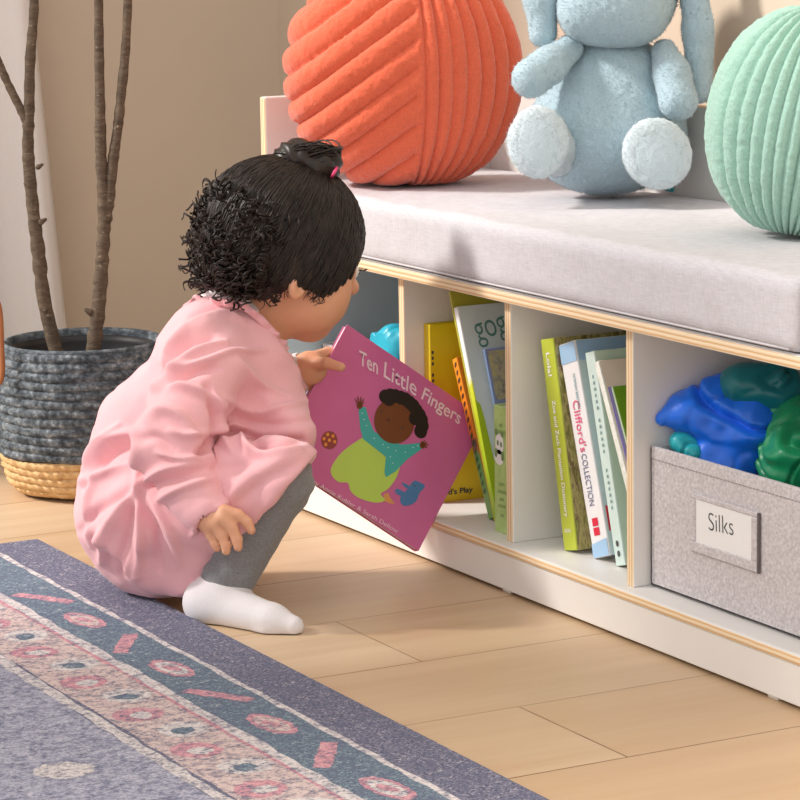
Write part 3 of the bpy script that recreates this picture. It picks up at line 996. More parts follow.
cd = link('label_card', box_mesh('label_card', tuple(on_bin((xa + .0005, YF - .0016, za + .0005))), tuple(on_bin((xb - .0005, YF - .0008, zb - .0005)))), M['card'], bn)
lettering('Silks', on_bin((xa + .022, YF - .0014, za + .016)), (.998, 0, .06), (-.06, 0, .998), .040, .0165, M['ink'], cd, 'handwriting', -.012)
bn1, bo1 = bin_('grey felt bin in the leftmost cubby, behind the purple book', -.5120, -.2400, .0600, .262, Z2 + .0003, .1860)

def silk_mat(name, rgb, rough=.36):
    t = NT(name)
    c = lin(*rgb)
    t.color(t.ramp(t.noise(18, 3), [(.3, shade(c, .85)), (.7, shade(c, 1.12))]))
    t.set(Roughness=rough)
    t.b.inputs['Sheen Weight'].default_value = .08
    t.bump(t.noise(1, 3, t.coords((60, 60, 25))), .3, .003)
    return t.m
def silk(label, balls, m, seed, lo, hi, k=.018, fold=.005, group='play silks', freq=55, out_lo=None):
    lo, hi = np.array(lo), np.array(hi)
    b = Blend(lo - .025, hi + .012, .0017)
    for a in balls:
        if len(a) == 2:
            b.ball(a[0], a[1], k)
        else:
            b.cone(a[0], a[1], a[2], a[3], k)
    V, F = b.arrays()
    N = vert_normals(V, F)
    w = value_noise(V, freq * .3, seed)
    w2 = value_noise(V, freq * .5, seed + 3)
    u1 = V[:, 0] * freq * .7 + V[:, 2] * freq * .9 - V[:, 1] * freq * .5 + 1.7 * w
    u2 = V[:, 0] * freq * 1.5 - V[:, 2] * freq * .6 + 1.9 * w2
    a = fold * (.35 - 1.9 * np.exp(-(np.sin(u1) / .2) ** 2)) - 1.1 * fold * np.exp(-(np.sin(u2) / .16) ** 2) * np.clip(w + .45, 0, 1) + .35 * fold * np.sin(3 * u1 + 5 * w2) + .0008 * value_noise(V, 120, seed + 1)
    V = V + N * a[:, None]
    hi_ = hi if out_lo is None else np.array([hi[0], hi[1], hi[2]])
    inner = np.clip(V, lo, hi_)
    if out_lo is not None:
        over = np.clip(V, np.array([*out_lo, .1905]), hi_)
        V = np.where((V[:, 2] > .1905)[:, None], over, inner)
    else:
        V = inner
    o = link('play_silk', mesh_from('play_silk', V, F, True), m)
    return tag(o, label, 'play silk', 'play silks in the bins')
BINLO = (.2475, .0358, .07)
BINHI = (.4945, .2560, .297)
silk('crumpled royal blue play silk spilling over the bin front', [
    ((0.2470, 0.0418, 0.2118), (0.2533, 0.0682, 0.2159), .004, .018), ((0.2516, 0.0693, 0.2155), (0.2632, 0.0899, 0.2123), .021, .028), ((0.2632, 0.0899, 0.2123), (0.2868, 0.1160, 0.2037), .027, .034),
    ((0.2868, 0.1160, 0.2037), (0.2910, 0.1086, 0.1801), .030, .024), ((0.2722, 0.0782, 0.1764), (0.2901, 0.0979, 0.1676), .018, .022),
    ((0.2613, 0.0787, 0.2324), (0.2636, 0.1045, 0.2322), .015, .022), ((0.2609, 0.1147, 0.1277), (0.2540, 0.1193, 0.1749), .03, .03)], silk_mat('royal_blue_silk', (18, 112, 240)), 34, BINLO, BINHI, .010, .0055, 'play silks', 44, (.2420, .0300))
silk('dark teal play silk heaped at the back of the right bin', [
    ((0.2848, 0.1058, 0.2447), (0.3052, 0.1326, 0.2421), .021, .023), ((0.2790, 0.1260, 0.2121), (0.2989, 0.1512, 0.2077), .026, .028)],
    silk_mat('dark_teal_silk', (10, 116, 126)), 25, BINLO, BINHI, .012, .003, 'play silks', 40)
silk('emerald green play silk at the right side of the right bin', [
    ((0.3206, 0.1402, 0.2140), (0.3509, 0.1322, 0.1844), .024, .040), ((0.3176, 0.1219, 0.1801), (0.3508, 0.1256, 0.1671), .020, .03), ((0.3147, 0.1651, 0.2231), (0.3391, 0.1568, 0.1942), .024, .03), ((0.3030, 0.1345, 0.2004), (0.3086, 0.1511, 0.2169), .014, .02)],
    silk_mat('emerald_silk', (14, 150, 98)), 8, BINLO, BINHI, .010, .005, 'play silks', 56, (.2420, .0300))
silk('small aqua play silk tuck at the left rim of the right bin', [
    ((0.2580, 0.0560, 0.1880), (0.2675, 0.0632, 0.1772), .011, .012), ((0.2346, 0.0760, 0.1568), (0.2414, 0.0853, 0.1472), .014, .014)],
    silk_mat('aqua_silk', (40, 180, 190)), 11, BINLO, BINHI, .01, .003, 'play silks', 60, (.2420, .0300))
silk('turquoise play silk poking out of the leftmost bin behind the purple book', [
    ((-0.3892, 0.0660, 0.2043), (-0.3704, 0.0819, 0.2099), .008, .012), ((-0.3699, 0.0815, 0.2065), (-0.3535, 0.0908, 0.2067), .012, .014), ((-0.3847, 0.0684, 0.1885), (-0.3631, 0.0879, 0.1896), .018, .020)],
    silk_mat('turquoise_silk', (30, 172, 200)), 13, (-.506, .066, .10), (-.245, .255, .29), .012, .003)

# ------------------------------------------------------------------ rug
def rug_mat(name, a, b, c, k1=.42, k2=.6, wear=.9):
    t = NT(name)
    n1 = t.noise(1, 5, t.coords((560, 300, 300)), .8)
    n2 = t.noise(34, 6, None, .7)
    n3 = t.noise(1, 6, t.coords((150, 110, 60)), .85)
    col = t.ramp(n1, [(k1 - .06, a), (k1 + .02, b), (k2 + .06, c)])
    col = t.mix(t.ramp(n2, [(.42, (0, 0, 0)), (.66, (.3, .3, .3))]), col, b)
    col = t.mix(t.ramp(n3, [(.46, (0, 0, 0)), (.6, (wear, wear, wear))]), col, lin(92, 96, 122))
    col = t.mix(t.ramp(n3, [(.34, (wear, wear, wear)), (.42, (0, 0, 0))]), col, lin(206, 202, 208))
    t.color(col)
    t.set(Roughness=.95)
    t.bump(n1, .5, .0012)
    return t.m
navy = rug_mat('rug_navy', lin(40, 40, 58), lin(80, 80, 106), lin(190, 188, 202), .44, .6)
slate = rug_mat('rug_slate', lin(46, 66, 84), lin(96, 118, 134), lin(170, 184, 194), .46, .64)
lav = rug_mat('rug_lavender', lin(104, 106, 132), lin(156, 157, 178), lin(206, 205, 214), .42, .6)
cream = rug_mat('rug_cream', lin(166, 160, 168), lin(208, 200, 200), lin(234, 226, 222), .4, .55)
pink = rug_mat('rug_pink', lin(156, 84, 104), lin(204, 132, 146), lin(222, 176, 180), .36, .58)
sand = rug_mat('rug_sand', lin(150, 132, 128), lin(204, 180, 176), lin(226, 206, 200), .36, .58)
def rug():
    X0, X1, Y1, Y0 = -.458, 1.05, -.3235, -1.75
    bm = bmesh.new()
    add_box(bm, (X0, Y0, .0005), (X1, Y1, .0070), .002, 2, 0)
    z = [.00703]
    def quad(pts, mi, lift=0):
        fc = bm.faces.new([bm.verts.new((x, y, z[0] + lift)) for x, y in pts])
        fc.material_index = mi
        if fc.normal.z < 0:
            fc.normal_flip()
    def strip(y0, y1, mi, lift=0, wob=.0015, n=60):
        top, bot = [], []
        for i in range(n + 1):
            x = X0 + .012 + (X1 - X0 - .024) * i / n
            top.append((x, y1 + wob * random.uniform(-1, 1)))
            bot.append((x, y0 + wob * random.uniform(-1, 1)))
        for i in range(n):
            quad([bot[i], bot[i + 1], top[i + 1], top[i]], mi, lift)
    def shape(pts, mi, lift):
        dense = []
        for i, (x, y) in enumerate(pts):
            x2, y2 = pts[(i + 1) % len(pts)]
            n = max(2, int(math.hypot(x2 - x, y2 - y) / .0035))
            for k in range(n):
                dense.append((x + (x2 - x) * k / n + random.uniform(-.0016, .0016), y + (y2 - y) * k / n + random.uniform(-.0012, .0012)))
        pts = dense
        vs = [bm.verts.new((x, y, z[0] + lift)) for x, y in pts]
        fc = bm.faces.new(vs)
        fc.normal_update()
        if fc.normal.z < 0:
            fc.normal_flip()
        fc.material_index = mi
    strip(-.452, -.389, 1, .00002)
    strip(-.391, -.3845, 3, .00008)
    strip(-.462, -.450, 3, .00008, .002)
    strip(-.535, -.462, 5, .00002)
    strip(-.4655, -.4615, 4, .00012, .001)
    strip(-.55, -.538, 3, .00008, .002)
    strip(-1.4, -.55, 2, .00002)
    for k in range(8):
        x = -.405 + k * .2125
        for dx, sgn in ((0, 1), (.2125 / 2, -1)):
            pass
        # slanting bar then oval, alternately leaning
        s = 1 if k % 2 == 0 else -1
        cx, cy = x + .0 + .214, -.4205
        d = np.array([.034 * s, .021]); d /= np.linalg.norm(d); nn = np.array([-d[1], d[0]]) * .0075
        L = .036
        q = np.array([cx, cy])
        shape([q - d * L - nn, q + d * L - nn, q + d * L + nn, q - d * L + nn], 4, .00014)
        shape([q - d * L * .8 - nn * .3, q + d * L * .8 - nn * .3, q + d * L * .8 + nn * .3, q - d * L * .8 + nn * .3], 4, .0002)
        shape(blob(x + .107 + .214, -.4195, .036, .015, 14, .08), 4, .00014)
        shape(blob(x + .107 + .214, -.4195, .027, .0105, 12, .08), 3 if k % 2 else 5, .0002)
        shape(blob(x + .107 + .214, -.4195, .013, .0055, 10, .3), 4, .00026)
    for k in range(24):
        x = X0 + .03 + k * .062
        shape(blob(x, -.499 + .008 * (-1) ** k, .024, .022, 9, k), 4 if k % 2 else 3, .00014)
        shape(blob(x + .004, -.499 + .006 * (-1) ** k, .012, .010, 8, k * 2), 3 if k % 2 else 1, .0002)
    for k in range(40):
        x, y = random.uniform(X0 + .05, X1 - .05), random.uniform(-1.3, -.58)
        shape(blob(x, y, random.uniform(.02, .05), random.uniform(.01, .03), 10, random.random() * 3), random.choice((1, 3, 4, 5)), .0001 + k * .000004)
    o = link('rug', bm_mesh('rug', bm), [navy, slate, lav, cream, pink, sand])
    tag(o, 'faded blue patterned rug with pink motifs on the floor at the lower left', 'rug')
rug()

# ------------------------------------------------------------------ potted tree in a woven basket
PC = np.array([-.715, -.160, 0])
pot = thing('potted_tree', 'bare-stemmed potted tree in a two-tone woven basket left of the bench', 'plant', tuple(PC))
def coil(zs0, zs1, rows, profile, twist=70, amp=.0034):
    nseg, sub = 260, 7
    V, F = [], []
    ring = 0
    rows_pts = []
    n = rows * sub + 1
    for j in range(n):
        u_ = j / (n - 1)
        z = zs0 + (zs1 - zs0) * u_
        ph = (u_ * rows) % 1
        row = int(u_ * rows)
        R0 = profile(z)
        ang = np.linspace(0, 2 * np.pi, nseg, endpoint=False)
        bulge = amp * np.sqrt(max(0, 1 - (2 * ph - 1) ** 2))
        tw = .0015 * np.sin(ang * twist + ph * 3.2 + row * 1.7) * (1 - (2 * ph - 1) ** 2) + .0006 * np.sin(ang * 23 + row * 2.3)
        R_ = R0 + bulge + tw
        zz = z + .0008 * np.sin(ang * 5 + row)
        V.append(np.stack([R_ * np.cos(ang), R_ * np.sin(ang), zz], 1))
    for j in range(n - 1):
        for i in range(nseg):
            i2 = (i + 1) % nseg
            F.append((j * nseg + i, j * nseg + i2, (j + 1) * nseg + i2, (j + 1) * nseg + i))
    return np.concatenate(V), F
def prof(z):
    return .0835 + .0200 * math.sin(min(1, (z + .006) / .085) * math.pi / 2) - .010 * max(0, (z - .11) / .075) ** 2
def weave_mat(name, cols, scale):
    t = NT(name)
    n1 = t.noise(1, 5, t.coords((scale, scale, scale * 1.6)), .7)
    t.color(t.ramp(n1, cols))
    t.set(Roughness=.75)
    t.bump(t.noise(1, 4, t.coords((300, 300, 700))), .5, .0015)
    return t.m
dk = weave_mat('charcoal_blue_weave', [(.28, lin(28, 32, 37)), (.45, lin(70, 79, 87)), (.58, lin(112, 120, 126)), (.72, lin(168, 174, 178))], 75)
tan_ = weave_mat('tan_weave', [(.3, lin(180, 138, 88)), (.5, lin(212, 174, 122)), (.75, lin(230, 200, 152))], 70)
v, f = coil(.050, .1800, 12, prof)
link('upper_weave', mesh_from('upper_weave', v, f, True), dk, pot)
v, f = coil(.003, .050, 5, lambda z: prof(z) - .014 * max(0, 1 - z / .018) ** 2, 50)
lw = link('lower_weave', mesh_from('lower_weave', v, f, True), tan_, pot)
# inside wall, rim and base of the basket
nseg = 96
ang = np.linspace(0, 2 * np.pi, nseg, endpoint=False)
def lathe(profile_pts, n=96):
    V, F = [], []
    a = np.linspace(0, 2 * np.pi, n, endpoint=False)
    for R_, z in profile_pts:
        V.append(np.stack([R_ * np.cos(a), R_ * np.sin(a), np.full(n, z)], 1))
    for j in range(len(profile_pts) - 1):
        for i in range(n):
            i2 = (i + 1) % n
            F.append((j * n + i, j * n + i2, (j + 1) * n + i2, (j + 1) * n + i))
    return np.concatenate(V), F
v, f = lathe([(.0001, .002), (.068, .001), (.070, .004), (.0001, .005)])
link('base', mesh_from('base', v, f, True), tan_, lw)
v, f = lathe([(prof(.18) + .001, .178), (prof(.18) + .0022, .181), (prof(.18), .1842), (prof(.18) - .003, .1835), (prof(.18) - .0045, .180), (.0875, .10), (.075, .02)])
link('rim', mesh_from('rim', v, f, True), dk, pot)
M['black_plastic'] = mat_plain('black_plastic', (.012, .012, .014), .5, .1, 20)
v, f = lathe([(.070, .012), (.0855, .168), (.0885, .1685), (.0895, .172), (.0885, .1755), (.084, .1765), (.0825, .168), (.0745, .12), (.0001, .12)])
link('nursery_pot', mesh_from('nursery_pot', v, f, True), M['black_plastic'], pot)
soil = mat_plain('dark_soil', (.03, .022, .016), .95, .4, 120, .8)
v, f = lathe([(.074, .121), (.04, .128), (.0001, .131)])
link('soil', mesh_from('soil', v, f, True), soil, pot)
def bark_mat():
    t = NT('grey_brown_bark')
    n1 = t.noise(1, 5, t.coords((60, 60, 200)), .7)
    n2 = t.noise(1, 3, t.coords((120, 120, 320)))
    col = t.ramp(n1, [(.3, lin(60, 48, 38)), (.55, lin(94, 78, 62)), (.75, lin(120, 104, 86))])
    col = t.mix(t.ramp(n2, [(.66, (0, 0, 0)), (.72, (.7, .7, .7))], 'LINEAR'), col, lin(176, 160, 138))
    t.color(col)
    t.set(Roughness=.85)
    t.bump(n1, .6, .002)
    return t.m
bark = bark_mat()
def limb(pts, r0, r1, n=40, seed=0):
    p = smooth_path([np.array(q) - PC for q in pts], n)
    r = np.linspace(r0, r1, n) * (1 + .06 * np.sin(np.arange(n) * 1.9 + seed) + .05 * rng.standard_normal(n))
    return tube_arrays(p, r, 12)
parts = [limb([(-0.6992, -0.1938, 0.1452), (-0.7065, -0.1974, 0.1724), (-0.7222, -0.2041, 0.2338), (-0.7342, -0.2047, 0.2928), (-0.7462, -0.2053, 0.3517), (-0.7570, -0.2038, 0.4107), (-0.7633, -0.1981, 0.4577), (-0.7713, -0.1913, 0.5165), (-0.7794, -0.1802, 0.5870), (-0.7919, -0.1776, 0.6577)], .0095, .0052, 70, 1),
         limb([(-0.7602, -0.2002, 0.4365), (-0.7669, -0.2057, 0.4555), (-0.7760, -0.2140, 0.4792), (-0.7854, -0.2220, 0.5053), (-0.8001, -0.2321, 0.5527), (-0.8167, -0.2325, 0.6352)], .0058, .004, 30, 2)]
for q in ((43,292), (39,222), (39,165), (30,186)):
    pass
def knob(c, r, ax):
    b = Blend(np.array(c) - PC - .015, np.array(c) - PC + .015, .0018)
    b.cone(np.array(c) - PC, np.array(c) - PC + np.array(ax) * .006, r, r * .55)
    return b.arrays()
kn = [knob((-0.7326, -0.2001, 0.3262), .004, (.2, .9, .5)), knob((-0.7437, -0.1970, 0.3909), .0035, (.2, .9, .5)), knob((-0.7455, -0.2086, 0.3688), .0035, (-.3, -.8, .5)), knob((-0.7153, -0.2060, 0.2228), .005, (-.3, -.8, .5))]
v, f = join_arrays([(a, [tuple(q) for q in b]) for a, b in parts + kn])
tr = link('trunk', mesh_from('trunk', v, f, True), bark, pot)
parts = [limb([(-0.6553, -0.1757, 0.1460), (-0.6580, -0.1696, 0.1763), (-0.6624, -0.1596, 0.2252), (-0.6687, -0.1497, 0.2834), (-0.6752, -0.1425, 0.3359), (-0.6863, -0.1394, 0.4001), (-0.6953, -0.1348, 0.4584), (-0.7061, -0.1290, 0.5284), (-0.7254, -0.1175, 0.6568)], .0098, .0052, 70, 3),
         limb([(-0.6730, -0.1426, 0.3242), (-0.6750, -0.1356, 0.3533), (-0.6796, -0.1269, 0.3998), (-0.6827, -0.1177, 0.4406), (-0.6862, -0.1111, 0.4755), (-0.6928, -0.0996, 0.5395), (-0.7075, -0.0841, 0.6561)], .0070, .0050, 44, 4)]
kn = [knob((-0.6619, -0.1700, 0.2237), .0045, (-.3, -.8, .5))]
v, f = join_arrays([(a, [tuple(q) for q in b]) for a, b in parts + kn])
link('trunk', mesh_from('trunk', v, f, True), bark, pot)
# leather loop handle on the left flank
leather = mat_plain('tan_leather', lin(164, 100, 54), .5, .08, 60, .1)
hpts = [(-0.7050, -0.2770, 0.2417), (-0.7013, -0.2710, 0.2393), (-0.6970, -0.2697, 0.2207), (-0.6918, -0.2717, 0.1893), (-0.6874, -0.2733, 0.1626), (-0.6863, -0.2768, 0.1476), (-0.6891, -0.2834, 0.1443)]
p = smooth_path([np.array(q) - PC for q in hpts], 40)
v, f = tube_arrays(p, .0036, 10)
link('handle', mesh_from('handle', v, f, True), leather, pot)

# ------------------------------------------------------------------ the child
RH = np.array([.4713, .8818, -.0172])
UPV = np.array([-.1438, .0960, .9849])
FWD = np.array([-.8702, .4618, -.1721])
girl = thing('person', 'toddler in a pink dress and grey leggings squatting before the bench, holding a purple book', 'person', (-0.1329, -0.2899, 0.0000))
GO = np.array(girl.location)
def gl(v): return np.asarray(v, float) - GO
def gmesh(name, V, F, mat, parent=girl):
    return link(name, mesh_from(name, gl(V), F, True), mat, parent)
# head frame: turned about 28 degrees away and tipped down
rh = np.array([.4714, .8819, 0]); fh = np.array([-.8834, .4687, 0])
yaw_, pit = math.radians(26), math.radians(17)
hd = rh * math.cos(yaw_) + fh * math.sin(yaw_)
hl = np.cross(UPZ, hd)
hfw = hd * math.cos(pit) - UPZ * math.sin(pit)
hup = hd * math.sin(pit) + UPZ * math.cos(pit)
HC = np.array((-0.1386, -0.1657, 0.3494))
def HP(a, b, c): return HC + hfw * a + hl * b + hup * c
HA = (hfw, hl, hup)

GLO, GHI = np.array([-.33, -.50, -.004]), np.array([.14, -.02, .50])
b = Blend((-.33, -.47, .0), (.12, -.03, .48), .0019)
# trunk
b.cone((-0.1634, -0.3127, 0.0805), (-0.1545, -0.2699, 0.1501), .055, .050, .02)
b.cone((-0.1545, -0.2699, 0.1501), (-0.1477, -0.2256, 0.2348), .050, .048, .02)
b.cone((-0.1057, -0.2648, 0.2369), (-0.1853, -0.1913, 0.2265), .030, .030, .02)
# legs under the clothing
for hip, knee, ank, heel, toe in (((-0.1254, -0.3123, 0.0926), (-0.0106, -0.2391, 0.1330), (-0.0410, -0.2887, 0.0313), (-0.0458, -0.3032, 0.0169), (0.0336, -0.2584, 0.0086)),
                                  ((-0.1930, -0.2832, 0.0768), (-0.1596, -0.1874, 0.1067), (-0.1716, -0.2439, 0.0157), (-0.1627, -0.2540, 0.0018), (-0.2090, -0.1890, 0.0035))):
    b.cone(hip, knee, .044, .025, .015)
    b.cone(knee, ank, .025, .019, .01)
    b.cone(heel, toe, .017, .010, .012)
    b.cone(ank, heel, .020, .017, .01)
# right arm (nearest) and left arm
b.cone((-0.0892, -0.2778, 0.2344), (-0.0666, -0.3299, 0.1726), .028, .024, .012)
b.cone((-0.0666, -0.3299, 0.1726), (-0.0145, -0.3175, 0.1163), .023, .0155, .01)
b.cone((-0.1957, -0.1924, 0.2179), (-0.2136, -0.1642, 0.1808), .026, .022, .012)
b.cone((-0.2136, -0.1642, 0.1808), (-0.1910, -0.1300, 0.2106), .021, .0155, .01)
# neck and head
b.cone((-0.1518, -0.2164, 0.2510), (-0.1463, -0.1883, 0.2988), .036, .033, .015)
b.ell(HP(-.008, 0, .018), (.078, .066, .068), HA, .012)
b.ell(HP(.026, 0, -.030), (.050, .054, .050), HA, .03)
for s in (-1, 1):
    b.ball(HP(.036, .024 * s, -.040), .032, .015)          # cheeks
b.ball(HP(.050, 0, -.066), .019, .016)                       # chin
b.cone(HP(.070, 0, -.004), HP(.084, 0, -.020), .006, .0085, .008)   # nose
b.ell(HP(.076, 0, -.041), (.006, .014, .0045), HA, .005)     # lips
b.ell(HP(.075, 0, -.048), (.006, .012, .0045), HA, .004)
for s in (-1, 1):
    b.ball(HP(.071, .026 * s, -.004), .008, .006, 'sub')
    b.ball(HP(.064, .026 * s, -.004), .0100, .004)
    # ears
    b.ell(HP(-.006, .066 * s, -.031), (.011, .006, .0150), (hfw * .96 - hl * .25 * s, hl * .96 * s + hfw * .25, hup), .006)
    b.ell(HP(-.004, .0730 * s, -.031), (.006, .004, .0090), HA, .003, 'sub')
# right hand: palm, four fingers and thumb, relaxed and half curled
b.cone((-0.0157, -0.3191, 0.1183), (-0.0022, -0.3137, 0.1112), .0150, .0150, .008)
b.ell((-0.0004, -0.3124, 0.1113), (.016, .0105, .015), (RH, FWD, UPV), .008)
b.chain([(0.0119, -0.3093, 0.1211), (0.0189, -0.2977, 0.1171), (0.0239, -0.2907, 0.1103), (0.0269, -0.2880, 0.1026)], [.0068, .0058, .0052, .0045], .004)
b.chain([(0.0138, -0.3124, 0.1149), (0.0197, -0.3048, 0.1053), (0.0235, -0.3016, 0.0947), (0.0251, -0.3015, 0.0871)], [.0068, .0058, .0052, .0045], .003)
b.chain([(0.0079, -0.3173, 0.1085), (0.0126, -0.3124, 0.0979), (0.0158, -0.3099, 0.0883), (0.0166, -0.3105, 0.0826)], [.0064, .0055, .0049, .0043], .003)
b.chain([(-0.0010, -0.3218, 0.1064), (0.0022, -0.3193, 0.0968), (0.0051, -0.3167, 0.0891), (0.0068, -0.3154, 0.0843)], [.0058, .0050, .0045, .0040], .003)
b.chain([(-0.0089, -0.3061, 0.1190), (-0.0037, -0.2956, 0.1207), (0.0003, -0.2878, 0.1215)], [.0072, .0060, .0048], .004)
# left hand: gripping the top corner of the book, thumb on the cover, fingers behind it
b.cone((-0.1907, -0.1290, 0.2116), (-0.1808, -0.1208, 0.2186), .0145, .0150, .008)
b.ell((-0.1757, -0.1199, 0.2181), (.017, .010, .017), (RH, FWD, UPV), .008)
b.chain([(-0.1695, -0.1193, 0.2231), (-0.1513, -0.1143, 0.2262), (-0.1381, -0.1037, 0.2228)], [.0075, .0062, .0048], .004)
b.chain([(-0.1829, -0.1125, 0.2281), (-0.1927, -0.0911, 0.2303), (-0.1867, -0.0765, 0.2276)], [.0068, .0056, .0045], .003)
b.chain([(-0.1833, -0.1125, 0.2185), (-0.1915, -0.0897, 0.2164), (-0.1853, -0.0751, 0.2127)], [.0068, .0056, .0045], .003)
b.chain([(-0.1833, -0.1163, 0.2082), (-0.1897, -0.0956, 0.2033), (-0.1851, -0.0839, 0.1996)], [.0064, .0054, .0043], .003)
b.chain([(-0.1823, -0.1217, 0.2004), (-0.1878, -0.1051, 0.1916), (-0.1840, -0.0953, 0.1869)], [.0058, .0048, .0040], .003)
V, F = b.arrays()
gmesh('body', V, F, M['skin'])
# eyes
eyew = mat_plain('eye_white', (.8, .78, .75), .2, .02)
for s in (-1, 1):
    c = HP(.0655, .026 * s, -.004)
    bb = Blend(c - .014, c + .014, .0012); bb.ball(c, .0094)
    V, F = bb.arrays(); e = gmesh('eye', V, F, eyew)
    c2 = c + hfw * .0072
    bb = Blend(c2 - .008, c2 + .008, .0008); bb.ball(c2, .0038)
    V, F = bb.arrays(); gmesh('pupil', V, F, M['black_bead'], e)

# leggings and socks
legm = None
def heather():
    t = NT('heather_grey_knit')
    n1 = t.noise(1, 4, t.coords((420, 420, 900)), .7)
    c = lin(128, 128, 130)
    t.color(t.ramp(n1, [(.3, shade(c, .72)), (.5, c), (.75, shade(c, 1.35))]))
    t.set(Roughness=.95)
    t.b.inputs['Sheen Weight'].default_value = .2
    t.bump(n1, .35, .0008)
    return t.m
legm = heather()
b = Blend((-.33, -.47, .0), (.12, -.03, .26), .0022)
for hip, knee, ank in (((-0.1254, -0.3123, 0.0926), (-0.0079, -0.2402, 0.1396), (-0.0397, -0.2870, 0.0354)), ((-0.1930, -0.2832, 0.0768), (-0.1596, -0.1874, 0.1067), (-0.1719, -0.2437, 0.0178))):
    b.cone(hip, knee, .050, .0315, .01)
    b.cone(knee, ank, .0315, .0265, .012)
b.cone((-0.1631, -0.3129, 0.0785), (-0.1591, -0.2973, 0.1003), .058, .055, .02)
V, F = b.arrays()
N = vert_normals(V, F)
V = V + N * (.0011 * np.sin(V @ np.array([60., -40, 330.]) + 3 * value_noise(V, 30, 4)) * np.clip(value_noise(V, 18, 2) + .4, 0, 1))[:, None]
V[:, 2] = np.maximum(V[:, 2], .012)
gmesh('leggings', V, F, legm)
sockm = mat_fabric('white_knit', (.74, .71, .73), .05, 700, .4)
for ank, heel, ball_, toe in (((-0.0404, -0.2891, 0.0274), (-0.0460, -0.3031, 0.0179), (0.0280, -0.2686, 0.0098), (0.0471, -0.2552, 0.0071)), ((-0.1694, -0.2462, 0.0101), (-0.1636, -0.2546, 0.0049), (-0.2002, -0.2047, 0.0040), (-0.2127, -0.1849, 0.0044))):
    b = Blend((-.2, -.42, .0), (.12, -.1, .09), .0018)
    b.cone(ank, heel, .0278, .0225, .008)
    b.cone(heel, ball_, .0215, .0150, .014)
    b.cone(np.array(ank) + UPZ * -.012, ball_, .020, .012, .012)
    b.cone(ball_, toe, .0160, .0105, .008)
    V, F = b.arrays()
    N = vert_normals(V, F)
    V = V + N * (.0008 * np.sin(V[:, 2] * 500 + 5 * value_noise(V, 40, 3)) * np.clip(value_noise(V, 30, 6), 0, 1))[:, None]
    V[:, 2] = np.maximum(V[:, 2], .0012)
    gmesh('sock', V, F, sockm)

